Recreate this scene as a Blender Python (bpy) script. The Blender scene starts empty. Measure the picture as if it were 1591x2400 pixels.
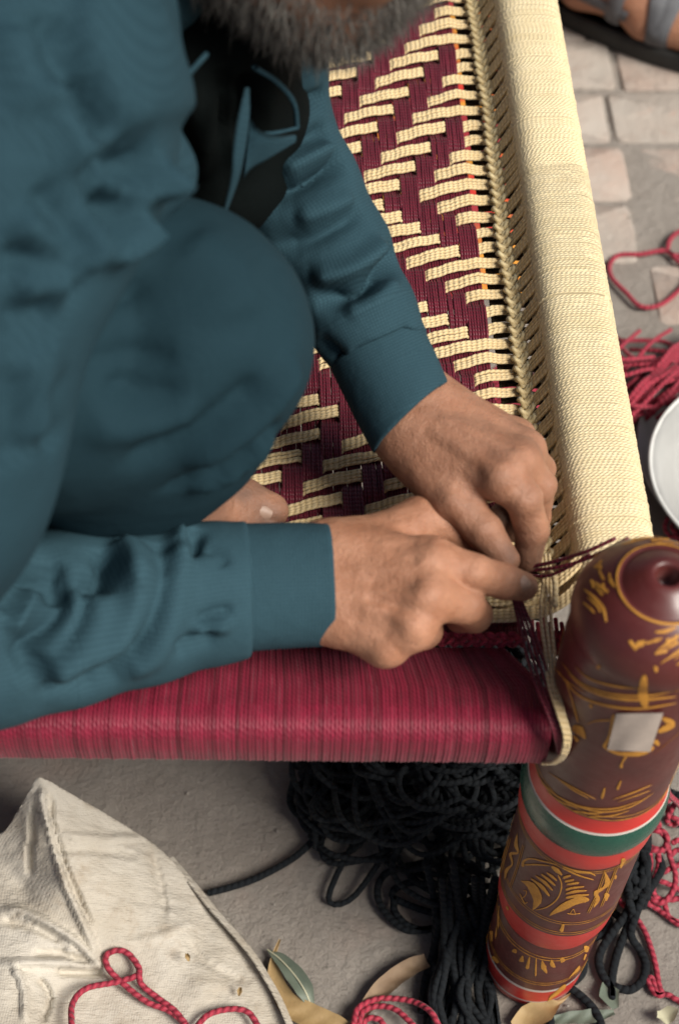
import bpy, math, random
import numpy as np
random.seed(7); rng = np.random.default_rng(7)
PI = math.pi
S = bpy.context.scene
COL = S.collection

# ------------------------------------------------------------------ camera, sky, sun, exposure
F_PX, CX, CY, CAM_H = 3910.0, 795.5, 1200.0, 1.34
def nz(v): return v / np.linalg.norm(v)
_d = nz(np.array([-105.0, 2890.0, F_PX]))
_y = np.array([-225.0, -5295.0, F_PX]); _y = nz(_y - _d * (_y @ _d))
RM = np.array([np.cross(_y, -_d), _y, -_d])            # world = RM @ (right, down, forward)
_r = RM @ np.array([1245 - CX, 2250 - CY, F_PX])
CAM = np.array([-_r[0] * CAM_H / -_r[2], -_r[1] * CAM_H / -_r[2], CAM_H])
def ray(px, py): return RM @ np.array([px - CX, py - CY, F_PX]) / F_PX
def P(px, py, z=None, d=None):
    r = ray(px, py)
    t = (z - CAM[2]) / r[2] if d is None else d
    return CAM + r * t
def PX(V):
    c = (np.asarray(V) - CAM) @ RM
    return np.stack([c[..., 0] / c[..., 2] * F_PX + CX, c[..., 1] / c[..., 2] * F_PX + CY, c[..., 2]], -1)

cam_data = bpy.data.cameras.new('camera')
cam = bpy.data.objects.new('camera', cam_data); COL.objects.link(cam)
from mathutils import Matrix
Mx = Matrix.Identity(4)
for i in range(3):
    Mx[i][0] = RM[i][0]; Mx[i][1] = -RM[i][1]; Mx[i][2] = -RM[i][2]; Mx[i][3] = CAM[i]
cam.matrix_world = Mx
cam_data.sensor_fit = 'VERTICAL'; cam_data.sensor_height = 36.0; cam_data.sensor_width = 24.0
cam_data.lens = F_PX / 2400 * 36.0
cam_data.clip_start = 0.05; cam_data.clip_end = 200
cam_data.dof.use_dof = True; cam_data.dof.focus_distance = 1.24; cam_data.dof.aperture_fstop = 5.6
S.camera = cam

SUN_EL, SUN_DIR = 47, np.array([0.74, -0.48])
world = bpy.data.worlds.new('World'); S.world = world; world.use_nodes = True
wn = world.node_tree.nodes; wn.clear()
sky = wn.new('ShaderNodeTexSky'); sky.sky_type = 'NISHITA'; sky.sun_disc = False
sky.sun_elevation = math.radians(SUN_EL); sky.sun_rotation = math.atan2(SUN_DIR[0], SUN_DIR[1])
sky.air_density = 1.0; sky.dust_density = 4.0; sky.ozone_density = 1.0
bg = wn.new('ShaderNodeBackground'); bg.inputs[1].default_value = 0.05
wo = wn.new('ShaderNodeOutputWorld')
world.node_tree.links.new(sky.outputs[0], bg.inputs[0]); world.node_tree.links.new(bg.outputs[0], wo.inputs[0])
sd = bpy.data.lights.new('sun', 'SUN'); sd.energy = 3.7; sd.angle = math.radians(28); sd.color = (1.0, 0.955, 0.88)
sun = bpy.data.objects.new('sun', sd); COL.objects.link(sun)
from mathutils import Vector
_s = nz(SUN_DIR) * math.cos(math.radians(SUN_EL))
sun.rotation_euler = Vector((_s[0], _s[1], math.sin(math.radians(SUN_EL)))).to_track_quat('Z', 'Y').to_euler()
S.view_settings.view_transform = 'Standard'; S.view_settings.look = 'None'
S.view_settings.gamma = 1.0; S.view_settings.exposure = 0.38
S.view_settings.use_curve_mapping = False
S.render.engine = 'CYCLES'

# ------------------------------------------------------------------ helpers: objects
def tag(o, label=None, cat=None, group=None, kind=None):
    if label: o['label'] = label
    if cat: o['category'] = cat
    if group: o['group'] = group
    if kind: o['kind'] = kind
    return o
def empty(name, loc=(0, 0, 0), parent=None):
    o = bpy.data.objects.new(name, None); COL.objects.link(o); o.location = loc; o.empty_display_size = .05
    if parent: o.parent = parent
    return o
def mesh_data(name, V, faces, smooth=True, attrs=None):
    V = np.ascontiguousarray(V, dtype=np.float32)
    if isinstance(faces, np.ndarray): faces = [faces]
    faces = [np.asarray(f, dtype=np.int32) for f in faces if len(f)]
    me = bpy.data.meshes.new(name)
    me.vertices.add(len(V)); me.vertices.foreach_set('co', V.ravel())
    nl = sum(f.size for f in faces); npol = sum(len(f) for f in faces)
    me.loops.add(nl); me.polygons.add(npol)
    me.loops.foreach_set('vertex_index', np.concatenate([f.ravel() for f in faces]))
    tot = np.concatenate([np.full(len(f), f.shape[1], np.int32) for f in faces])
    st = np.concatenate([[0], np.cumsum(tot)[:-1]]).astype(np.int32)
    me.polygons.foreach_set('loop_start', st); me.polygons.foreach_set('loop_total', tot)
    if smooth: me.polygons.foreach_set('use_smooth', np.ones(npol, bool))
    me.update(calc_edges=True); me.validate()
    for k, a in (attrs or {}).items():
        a = np.asarray(a, np.float32)
        if a.ndim == 1:
            at = me.attributes.new(k, 'FLOAT', 'POINT'); at.data.foreach_set('value', a)
        else:
            at = me.attributes.new(k, 'FLOAT_VECTOR', 'POINT'); at.data.foreach_set('vector', a.ravel())
    return me
def obj(name, V, faces, mat, parent=None, smooth=True, attrs=None, rel=True):
    """mesh given in world coordinates; under an Empty parent placed at a location, coordinates become relative"""
    V = np.asarray(V, float)
    me = mesh_data(name, V, faces, smooth, attrs)
    o = bpy.data.objects.new(name, me); COL.objects.link(o)
    for m in (mat if isinstance(mat, (list, tuple)) else [mat]): me.materials.append(m)
    if parent:
        o.parent = parent
        off = np.zeros(3); q = parent
        while q is not None:
            off += np.array(q.location); q = q.parent
        o.location = -off
    return o

# ------------------------------------------------------------------ helpers: shapes
def catmull(pts, n=8, closed=False):
    p = np.asarray(pts, float)
    if closed: p = np.vstack([p[-1], p, p[0], p[1]])
    else: p = np.vstack([2 * p[0] - p[1], p, 2 * p[-1] - p[-2]])
    out = []
    t = np.linspace(0, 1, n, endpoint=False)[:, None]
    for i in range(1, len(p) - 2):
        a, b, c, d = p[i - 1], p[i], p[i + 1], p[i + 2]
        out.append(.5 * (2 * b + (c - a) * t + (2 * a - 5 * b + 4 * c - d) * t ** 2 + (3 * b - a - 3 * c + d) * t ** 3))
    if not closed: out.append(p[-2][None])
    return np.vstack(out)
def tubes(paths, r, sides=6, up=(0, 0, 1), flat=1.0, caps=False):
    """paths [K,N,3]: K tubes of N points; r scalar or [N] or [K,N]. Returns V, F, attrs"""
    p = np.asarray(paths, float)
    if p.ndim == 2: p = p[None]
    K, N, _ = p.shape
    T = np.gradient(p, axis=1); T /= np.linalg.norm(T, axis=2, keepdims=True) + 1e-12
    U = np.broadcast_to(np.asarray(up, float), T.shape)
    A = np.cross(U, T); nA = np.linalg.norm(A, axis=2, keepdims=True)
    A = np.where(nA < .15, np.cross(np.broadcast_to([1., .2, 0], T.shape), T), A)
    A /= np.linalg.norm(A, axis=2, keepdims=True) + 1e-12
    B = np.cross(T, A)
    R = np.broadcast_to(np.asarray(r, float), (K, N))
    th = np.arange(sides) / sides * 2 * PI
    c, s = np.cos(th), np.sin(th)
    V = p[:, :, None] + R[:, :, None, None] * (A[:, :, None] * c[:, None] + flat * B[:, :, None] * s[:, None])
    L = np.concatenate([np.zeros((K, 1)), np.cumsum(np.linalg.norm(np.diff(p, axis=1), axis=2), 1)], 1)
    tw = np.stack([np.broadcast_to(L[:, :, None], (K, N, sides)), np.broadcast_to(c, (K, N, sides)), np.broadcast_to(s, (K, N, sides))], -1)
    idx = np.arange(K * N * sides).reshape(K, N, sides)
    a = idx[:, :-1]; b = idx[:, 1:]
    F = np.stack([a, np.roll(a, -1, 2), np.roll(b, -1, 2), b], -1).reshape(-1, 4)
    return V.reshape(-1, 3), F, {'tw': tw.reshape(-1, 3)}
class Bag:
    def __init__(self): self.V, self.F, self.A, self.n = [], [], {}, 0
    def add(self, V, F, attrs=None):
        self.V.append(np.asarray(V)); self.F.append((np.asarray(F) + self.n)); self.n += len(V)
        for k, a in (attrs or {}).items(): self.A.setdefault(k, []).append(a)
        return self
    def build(self, name, mat, parent=None, smooth=True):
        by = {}
        for f in self.F: by.setdefault(f.shape[1], []).append(f)
        return obj(name, np.vstack(self.V), [np.vstack(v) for v in by.values()], mat, parent, smooth,
                   {k: np.concatenate(a) for k, a in self.A.items()})
def cord(px_pts, r, n=8, closed=False, sides=6, z=None, wob=.0):
    """a cord through world points"""
    p = catmull(px_pts, n, closed)
    if closed: p = np.vstack([p, p[:1]])
    t0 = nz(p[0] - p[1]); t1 = nz(p[-1] - p[-2])
    p = np.vstack([p[0] + t0 * r * .6, p[0] + t0 * r * .4, p, p[-1] + t1 * r * .4, p[-1] + t1 * r * .6])
    rr = np.full(len(p), float(r)); rr[[0, -1]] *= .04; rr[[1, -2]] *= .75
    return tubes(p, rr, sides)
def grid_faces(nu, nv, wrap_u=False, wrap_v=False):
    i = np.arange(nu * nv).reshape(nu, nv)
    a = i if wrap_u else i[:-1]; b = np.roll(i, -1, 0) if wrap_u else i[1:]
    if wrap_v:
        return np.stack([a, b, np.roll(b, -1, 1), np.roll(a, -1, 1)], -1).reshape(-1, 4)
    return np.stack([a[:, :-1], b[:, :-1], b[:, 1:], a[:, 1:]], -1).reshape(-1, 4)
def lathe(prof, seg=64, center=(0, 0, 0)):
    prof = np.asarray(prof, float); th = np.arange(seg) / seg * 2 * PI
    V = np.stack([prof[:, None, 0] * np.cos(th), prof[:, None, 0] * np.sin(th), np.broadcast_to(prof[:, None, 1], (len(prof), seg))], -1)
    i = np.arange(len(prof) * seg).reshape(len(prof), seg)
    a, b = i[:-1], i[1:]
    F = np.stack([a, np.roll(a, -1, 1), np.roll(b, -1, 1), b], -1).reshape(-1, 4)
    return V.reshape(-1, 3) + np.asarray(center), F

# ------------------------------------------------------------------ helpers: implicit surfaces
def rcone(p, a, b, ra, rb):
    a = np.asarray(a, float); b = np.asarray(b, float); ba = b - a
    pa = p - a
    h = np.clip(pa @ ba / (ba @ ba + 1e-12), 0, 1)
    return np.linalg.norm(pa - h[:, None] * ba, axis=1) - (ra + (rb - ra) * h)
def ellip(p, c, R, fr=None):
    q = p - np.asarray(c)
    if fr is not None: q = q @ np.asarray(fr).T
    R = np.asarray(R); k0 = np.linalg.norm(q / R, axis=1); k1 = np.linalg.norm(q / (R * R), axis=1)
    return k0 * (k0 - 1) / (k1 + 1e-9)
def smin(a, b, k):
    h = np.maximum(k - np.abs(a - b), 0) / k
    return np.minimum(a, b) - h * h * k * .25
def smax(a, b, k): return -smin(-a, -b, k)
def nets(fn, lo, hi, h, proj=2):
    lo = np.asarray(lo, float); n = np.ceil((np.asarray(hi) - lo) / h).astype(int) + 1
    ax = [lo[i] + h * np.arange(n[i]) for i in range(3)]
    v = np.empty(n, np.float32)
    yz = np.stack(np.meshgrid(ax[1], ax[2], indexing='ij'), -1).reshape(-1, 2)
    step = max(1, 200000 // len(yz))
    for i in range(0, n[0], step):
        xs = ax[0][i:i + step]
        p = np.empty((len(xs), len(yz), 3)); p[:, :, 0] = xs[:, None]; p[:, :, 1:] = yz
        v[i:i + step] = fn(p.reshape(-1, 3)).reshape(len(xs), n[1], n[2])
    ins = v < 0
    m = n - 1
    cnt = np.zeros(m, np.int8)
    for dx in (0, 1):
        for dy in (0, 1):
            for dz in (0, 1): cnt += ins[dx:dx + m[0], dy:dy + m[1], dz:dz + m[2]]
    act = (cnt > 0) & (cnt < 8)
    cell = np.argwhere(act); idm = np.full(m, -1, np.int64); idm[act] = np.arange(len(cell))
    acc = np.zeros((len(cell), 3)); w = np.zeros(len(cell))
    corners = [(a, b, c) for a in (0, 1) for b in (0, 1) for c in (0, 1)]
    for A in corners:
        for ax_ in range(3):
            if A[ax_]: continue
            B = list(A); B[ax_] = 1
            va = v[tuple((cell + A).T)]; vb = v[tuple((cell + B).T)]
            x = (va < 0) != (vb < 0)
            t = np.where(x, va / np.where(x, va - vb, 1), 0)
            pos = np.array(A, float) + t[:, None] * (np.array(B) - np.array(A))
            acc[x] += pos[x]; w[x] += 1
    V = lo + h * (cell + acc / w[:, None])
    Fs = []
    for ax_ in range(3):
        o1, o2 = (ax_ + 1) % 3, (ax_ + 2) % 3
        s0 = [slice(None)] * 3; s1 = [slice(None)] * 3
        s0[ax_] = slice(0, n[ax_] - 1); s1[ax_] = slice(1, n[ax_])
        ch = ins[tuple(s0)] != ins[tuple(s1)]
        e = np.argwhere(ch)
        ok = (e[:, o1] > 0) & (e[:, o2] > 0) & (e[:, o1] < n[o1] - 1) & (e[:, o2] < n[o2] - 1)
        e = e[ok]
        q = []
        for d1, d2 in ((-1, -1), (0, -1), (0, 0), (-1, 0)):
            c = e.copy(); c[:, o1] += d1; c[:, o2] += d2
            q.append(idm[tuple(c.T)])
        q = np.stack(q, -1)
        fl = ~ins[tuple(e.T)]
        q[fl] = q[fl][:, ::-1]
        Fs.append(q)
    Fq = np.vstack(Fs); Fq = Fq[(Fq >= 0).all(1)]
    for _ in range(proj):
        g = grad(fn, V); V = V - np.clip(fn(V), -h, h)[:, None] * g
    return V, Fq
def grad(fn, V, e=4e-4):
    g = np.stack([fn(V + np.eye(3)[i] * e) - fn(V - np.eye(3)[i] * e) for i in range(3)], -1)
    return g / (np.linalg.norm(g, axis=1, keepdims=True) + 1e-12)
def hit(fn, px, py, d0=.45, d1=1.5):
    """where the line of sight through a picture point meets a surface (used to lay folds and seams on it)"""
    ts = np.linspace(d0, d1, 500); r = ray(px, py)
    v = fn(CAM + ts[:, None] * r)
    k = np.argmax(v < 0) if (v < 0).any() else np.argmin(v)
    return CAM + ts[k] * r
def dist_poly(V, pts):
    best = np.full(len(V), 9.)
    tt = np.zeros(len(V)); m = len(pts) - 1
    for i in range(m):
        a, b = pts[i], pts[i + 1]; ba = b - a
        h = np.clip((V - a) @ ba / (ba @ ba + 1e-12), 0, 1)
        d = np.linalg.norm(V - a - h[:, None] * ba, axis=1)
        k = d < best; best[k] = d[k]; tt[k] = (i + h[k]) / m
    return best, tt
FOLD_K = 1.0
def folds(fn, V, N, specs):
    """specs: (picture polyline, amplitude, width): ridges (+) and valleys (-) pressed into the cloth"""
    off = np.zeros(len(V))
    for pts, amp, wid in specs:
        w = catmull([hit(fn, *q) for q in pts], 5)
        d, t = dist_poly(V, w)
        fade = np.minimum(1, np.minimum(t, 1 - t) / .18 + .12)
        off += amp * fade * (np.exp(-(d / wid) ** 2) if amp > 0 else .35 * np.exp(-(d / wid) ** 2) + .65 * np.exp(-1.6 * d / wid)) * FOLD_K
    return V + N * np.clip(off, -.022, .018)[:, None]
def noise3(V, scale, seed=0, octv=3):
    """cheap smooth value made of rotated sines"""
    r = np.random.default_rng(seed); o = np.zeros(len(V)); a = 1.
    for k in range(octv):
        for _ in range(4):
            d = r.normal(size=3); d /= np.linalg.norm(d)
            o += a * np.sin(V @ d * scale * (2 ** k) * r.uniform(.7, 1.4) + r.uniform(0, 6.28))
        a *= .5
    return o / 4

# ------------------------------------------------------------------ materials
def new_mat(name):
    m = bpy.data.materials.new(name); m.use_nodes = True
    nt = m.node_tree; nt.nodes.clear()
    out = nt.nodes.new('ShaderNodeOutputMaterial'); b = nt.nodes.new('ShaderNodeBsdfPrincipled')
    nt.links.new(b.outputs[0], out.inputs[0])
    return m, nt, b
def N_(nt, t, **kw):
    n = nt.nodes.new(t)
    for k, v in kw.items(): setattr(n, k, v)
    return n
def math_(nt, op, a, b=None, c=None):
    n = nt.nodes.new('ShaderNodeMath'); n.operation = op
    for i, x in enumerate((a, b, c)):
        if x is None: continue
        if isinstance(x, (int, float)): n.inputs[i].default_value = x
        else: nt.links.new(x, n.inputs[i])
    return n.outputs[0]
def mixc(nt, f, a, b):
    n = nt.nodes.new('ShaderNodeMix'); n.data_type = 'RGBA'
    for sock, x in ((n.inputs[0], f), (n.inputs[6], a), (n.inputs[7], b)):
        if isinstance(x, (tuple, list)): sock.default_value = (*x[:3], 1)
        elif isinstance(x, (int, float)): sock.default_value = x
        else: nt.links.new(x, sock)
    return n.outputs[2]
def noise_(nt, vec, scale, detail=4, rough=.55, dist=0):
    n = nt.nodes.new('ShaderNodeTexNoise'); n.inputs['Scale'].default_value = scale
    n.inputs['Detail'].default_value = detail; n.inputs['Roughness'].default_value = rough; n.inputs['Distortion'].default_value = dist
    if vec is not None: nt.links.new(vec, n.inputs['Vector'])
    return n.outputs[0]
def ramp_(nt, f, lo, hi):
    n = nt.nodes.new('ShaderNodeMapRange'); n.inputs[1].default_value = lo; n.inputs[2].default_value = hi; n.clamp = True
    nt.links.new(f, n.inputs[0]); return n.outputs[0]
def bump_(nt, b, h, strength, dist, prev=None):
    n = nt.nodes.new('ShaderNodeBump'); n.inputs['Strength'].default_value = strength; n.inputs['Distance'].default_value = dist
    nt.links.new(h, n.inputs['Height'])
    if prev is not None: nt.links.new(prev, n.inputs['Normal'])
    nt.links.new(n.outputs[0], b.inputs['Normal']); return n.outputs[0]
def coord(nt): return N_(nt, 'ShaderNodeTexCoord').outputs['Object']
def attr(nt, name):
    n = N_(nt, 'ShaderNodeAttribute'); n.attribute_name = name; return n
def plain(name, c, c2=None, rough=.5, scale=40, bump=0, bscale=200, bdist=.001, spec=.5, coat=0):
    m, nt, b = new_mat(name); v = coord(nt)
    b.inputs['Roughness'].default_value = rough; b.inputs['Specular IOR Level'].default_value = spec
    b.inputs['Coat Weight'].default_value = coat; b.inputs['Coat Roughness'].default_value = .12
    f = ramp_(nt, noise_(nt, v, scale), .3, .7)
    nt.links.new(mixc(nt, f, c, c2 or tuple(x * .8 for x in c)), b.inputs['Base Color'])
    if bump: bump_(nt, b, noise_(nt, v, bscale, 5), bump, bdist)
    return m
def cord_mat(name, hi, lo, pitch, rough=.6, sheen=.3, bump=.8, bd=.0006, var=.25, gro=.5, spec=.4):
    """twisted cord: plies run round the cord, grooves between them, fuzz and dye variation"""
    m, nt, b = new_mat(name)
    a = attr(nt, 'tw'); sp = N_(nt, 'ShaderNodeSeparateXYZ'); nt.links.new(a.outputs['Vector'], sp.inputs[0])
    ang = math_(nt, 'MULTIPLY', sp.outputs[0], 2 * PI / pitch)
    s = math_(nt, 'ADD', math_(nt, 'MULTIPLY', math_(nt, 'SINE', ang), sp.outputs[1]), math_(nt, 'MULTIPLY', math_(nt, 'COSINE', ang), sp.outputs[2]))
    h = math_(nt, 'MULTIPLY_ADD', s, .5, .5)
    hs = math_(nt, 'POWER', h, .6)
    v = coord(nt)
    nv = ramp_(nt, noise_(nt, v, 90, 3), .3, .7)
    c1 = mixc(nt, math_(nt, 'MULTIPLY', nv, var), hi, lo)
    tv = attr(nt, 'tv').outputs['Fac']
    c1 = mixc(nt, tv, c1, lo)
    c2 = mixc(nt, math_(nt, 'MULTIPLY', math_(nt, 'SUBTRACT', 1.0, hs), gro), c1, lo)  # shade in the grooves between plies put into the colour, for depth
    nt.links.new(c2, b.inputs['Base Color'])
    b.inputs['Roughness'].default_value = rough; b.inputs['Sheen Weight'].default_value = sheen; b.inputs['Specular IOR Level'].default_value = spec
    b.inputs['Sheen Roughness'].default_value = .4
    fz = noise_(nt, v, 1500, 2)
    hh = math_(nt, 'MULTIPLY_ADD', fz, .25, hs)
    bump_(nt, b, hh, bump, bd)
    return m
M = {}
M['cream'] = cord_mat('cream_cord', (.74, .585, .335), (.46, .31, .12), .0042, .65, .2, .9, .0007, .3, .55)
M['cream_wrap'] = cord_mat('cream_winding', (.85, .725, .47), (.60, .45, .20), .0036, .6, .2, .8, .0006, .25, .5)
M['cream_old'] = cord_mat('cream_plait', (.84, .70, .40), (.38, .25, .09), .007, .6, .2, .9, .001, .5, .6)
M['cream_shaded'] = cord_mat('shaded_grimy_cord', (.075, .048, .020), (.03, .018, .007), .0042, .8, .0, .9, .0007, .6, .6)  # cream cord coloured dark for the shade and grime in the rail gaps
M['maroon'] = cord_mat('maroon_cord', (.165, .0140, .030), (.04, .004, .008), .0035, .5, .08, .8, .0005, .4, .5)
M['maroon_wrap'] = cord_mat('maroon_winding', (.29, .017, .048), (.085, .006, .014), .0045, .52, .12, .6, .0004, .4, .5, .3)
M['red_yarn'] = cord_mat('red_yarn', (.44, .035, .065), (.14, .008, .02), .0062, .65, .15, 1, .0012, .35, .75)
M['navy'] = cord_mat('navy_cord', (.0034, .0060, .0088), (.0014, .0024, .0036), .0060, .9, .0, 1, .0012, .4, .5)

def fabric(name, c, cd, per, weave=.6, check=.5, rough=.85):
    m, nt, b = new_mat(name)
    a = attr(nt, 'fab'); sp = N_(nt, 'ShaderNodeSeparateXYZ'); nt.links.new(a.outputs['Vector'], sp.inputs[0])
    su = math_(nt, 'SINE', math_(nt, 'MULTIPLY', sp.outputs[0], 2 * PI / per))
    sv = math_(nt, 'SINE', math_(nt, 'MULTIPLY', sp.outputs[1], 2 * PI / per))
    k = math_(nt, 'MAXIMUM', su, sv)
    k = ramp_(nt, k, -.3, .9)
    v = coord(nt)
    nv = ramp_(nt, noise_(nt, v, 14, 4), .3, .7)
    base = mixc(nt, nv, c, tuple(x * .82 for x in c))
    fib = ramp_(nt, noise_(nt, v, 900, 3, .7), .25, .75)
    base = mixc(nt, math_(nt, 'MULTIPLY', fib, .35), base, cd)
    nt.links.new(mixc(nt, math_(nt, 'MULTIPLY', k, check), base, cd), b.inputs['Base Color'])
    b.inputs['Roughness'].default_value = rough; b.inputs['Specular IOR Level'].default_value = .08
    b.inputs['Sheen Weight'].default_value = .0; b.inputs['Sheen Roughness'].default_value = .5
    b.inputs['Sheen Tint'].default_value = (.5, .75, .85, 1)
    p = bump_(nt, b, k, weave * .5, .0003)
    bump_(nt, b, noise_(nt, v, 60, 4), .25, .004, p)
    return m
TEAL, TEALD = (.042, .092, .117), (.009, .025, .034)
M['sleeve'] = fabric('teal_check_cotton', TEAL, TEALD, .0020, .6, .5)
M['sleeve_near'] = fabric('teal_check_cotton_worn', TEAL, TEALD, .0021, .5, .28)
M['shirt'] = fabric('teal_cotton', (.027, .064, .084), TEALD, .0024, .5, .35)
M['trouser'] = fabric('teal_trouser_cotton', (.0145, .037, .049), TEALD, .0016, .3, .25)  # the shirt's cloth coloured darker, for the torso's shade on the knee
M['neck_shade'] = fabric('dark_neck_shade', (.0035, .006, .006), (.002, .003, .003), .002, .4, .3)  # near-black colour standing for the shade in the open neck

def skin_mat(name='skin', c1=(.47, .235, .142), c2=(.34, .150, .082), dirtc=(.10, .060, .045)):
    m, nt, b = new_mat(name); v = coord(nt)
    f = ramp_(nt, noise_(nt, v, 55, 4), .3, .7)
    c = mixc(nt, f, c1, c2)
    f2 = ramp_(nt, noise_(nt, v, 420, 3), .45, .75)
    c = mixc(nt, math_(nt, 'MULTIPLY', f2, .35), c, tuple(x * .62 for x in c1))
    d = attr(nt, 'dirt').outputs['Fac']
    c = mixc(nt, d, c, dirtc)
    nt.links.new(c, b.inputs['Base Color'])
    b.inputs['Roughness'].default_value = .52; b.inputs['Specular IOR Level'].default_value = .4
    b.inputs['Subsurface Weight'].default_value = .12; b.inputs['Subsurface Scale'].default_value = .006
    b.inputs['Subsurface Radius'].default_value = (1, .4, .2)
    vo = N_(nt, 'ShaderNodeTexVoronoi'); vo.inputs['Scale'].default_value = 900; nt.links.new(v, vo.inputs['Vector'])
    p = bump_(nt, b, vo.outputs[0], .5, .0005)
    bump_(nt, b, noise_(nt, v, 150, 6, .65), .75, .0020, p)
    return m
M['skin'] = skin_mat()
M['nail'] = plain('nail', (.36, .235, .175), (.26, .165, .12), .5, 200)
M['hair'] = plain('grey_hair', (.24, .225, .20), (.035, .029, .024), .6, 110)

def lacquer(name, c, c2, wear=(.3, .2, .15), rough=.36):
    m, nt, b = new_mat(name); v = coord(nt)
    f = ramp_(nt, noise_(nt, v, 30, 5), .3, .7)
    c0 = mixc(nt, f, c, c2)
    mp = N_(nt, 'ShaderNodeMapping'); mp.inputs['Scale'].default_value = (1, 1, 9); nt.links.new(v, mp.inputs[0])
    sc = ramp_(nt, noise_(nt, mp.outputs[0], 60, 6, .75), .62, .72)
    c0 = mixc(nt, math_(nt, 'MULTIPLY', sc, .45), c0, wear)
    nt.links.new(c0, b.inputs['Base Color'])
    rr = ramp_(nt, noise_(nt, v, 90, 5, .7), .3, .8)
    nt.links.new(math_(nt, 'MULTIPLY_ADD', rr, .3, rough - .05), b.inputs['Roughness'])
    b.inputs['Coat Weight'].default_value = .2; b.inputs['Coat Roughness'].default_value = .28
    bump_(nt, b, noise_(nt, mp.outputs[0], 45, 5), .10, .002)
    return m
M['lac_brown'] = lacquer('brown_lacquer', (.105, .018, .015), (.070, .014, .012), (.16, .07, .055))
M['lac_red'] = lacquer('red_lacquer', (.56, .030, .022), (.46, .026, .022), (.30, .05, .04))
M['lac_green'] = lacquer('green_lacquer', (.010, .085, .055), (.008, .065, .045), (.04, .12, .09), .2)
M['lac_white'] = lacquer('white_lacquer', (.55, .49, .44), (.46, .40, .36), (.4, .33, .3))
M['carve'] = plain('carved_yellow', (.58, .27, .035), (.42, .18, .025), .6, 120, .4, 600)
M['wood'] = plain('bare_wood', (.25, .15, .08), (.16, .09, .05), .7, 60, .3)
M['paper'] = plain('grey_paper', (.50, .42, .36), (.42, .35, .30), .85, 60, .4, 900, .0006)

# ================================================================== THE SETTING: ground and brick paving
def ground_mat():
    m, nt, b = new_mat('dusty_cement'); v = coord(nt)
    big = ramp_(nt, noise_(nt, v, 3.2, 5, .6), .32, .68)
    mid = ramp_(nt, noise_(nt, v, 22, 6, .65), .3, .7)
    c = mixc(nt, big, (.40, .365, .325), (.31, .275, .24))
    c = mixc(nt, math_(nt, 'MULTIPLY', mid, .45), c, (.235, .205, .175))
    pk = ramp_(nt, noise_(nt, v, 7.5, 4, .5), .58, .72)
    c = mixc(nt, math_(nt, 'MULTIPLY', pk, .3), c, (.42, .27, .21))
    mp = N_(nt, 'ShaderNodeMapping'); mp.inputs['Scale'].default_value = (1, 2.6, 1); mp.inputs['Rotation'].default_value = (0, 0, .6)
    nt.links.new(v, mp.inputs[0])
    sp = ramp_(nt, noise_(nt, mp.outputs[0], 95, 6, .7), .60, .74)
    c = mixc(nt, math_(nt, 'MULTIPLY', sp, .7), c, (.12, .105, .09))
    lt = ramp_(nt, noise_(nt, v, 160, 4, .7), .64, .76)
    c = mixc(nt, math_(nt, 'MULTIPLY', lt, .4), c, (.56, .52, .47))
    nt.links.new(c, b.inputs['Base Color']); b.inputs['Roughness'].default_value = .92; b.inputs['Specular IOR Level'].default_value = .2
    p = bump_(nt, b, noise_(nt, v, 48, 9, .72), .9, .011)
    bump_(nt, b, noise_(nt, v, 330, 5, .7), .6, .0016, p)
    return m
M['ground'] = ground_mat()
def brick_mat():
    m, nt, b = new_mat('dusty_brick'); v = coord(nt)
    oi = N_(nt, 'ShaderNodeObjectInfo').outputs['Random']
    c = mixc(nt, oi, (.46, .345, .285), (.42, .365, .315))
    f = ramp_(nt, noise_(nt, v, 16, 6, .6), .35, .66)
    c = mixc(nt, math_(nt, 'MULTIPLY', f, .75), c, (.43, .395, .35))
    f2 = ramp_(nt, noise_(nt, v, 48, 5, .6), .60, .72)
    c = mixc(nt, math_(nt, 'MULTIPLY', f2, .5), c, (.40, .22, .16))
    nt.links.new(c, b.inputs['Base Color']); b.inputs['Roughness'].default_value = .92; b.inputs['Specular IOR Level'].default_value = .2
    p = bump_(nt, b, noise_(nt, v, 42, 7, .65), .6, .008)
    bump_(nt, b, noise_(nt, v, 330, 5, .7), .5, .0014, p)
    return m
M['brick'] = brick_mat()
x0, x1, y0, y1 = -1.3, 1.3, -.6, 2.5
gx, gy = np.linspace(x0, x1, 200), np.linspace(y0, y1, 240)
G = np.stack(np.meshgrid(gx, gy, indexing='ij'), -1).reshape(-1, 2)
G3 = np.column_stack([G, np.zeros(len(G))])
gz = .0018 * noise3(G3, 16, 3, 3) + .0012 * noise3(G3, 70, 4, 2)
edge = np.minimum(np.minimum(G[:, 0] - x0, x1 - G[:, 0]), np.minimum(G[:, 1] - y0, y1 - G[:, 1]))
gz = np.where(edge < .02, -.01, gz - .0030)
gf = grid_faces(200, 240)
bigv = np.array([[-30, -30, -.0105], [30, -30, -.0105], [30, 30, -.0105], [-30, 30, -.0105]])
V = np.vstack([np.column_stack([G, gz]), bigv])
ground = tag(obj('ground', V, [gf, np.array([[0, 1, 2, 3]]) + len(G)], M['ground']), kind='structure')
ground['label'] = 'dusty grey cement and brick ground under the woven bed'

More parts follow.
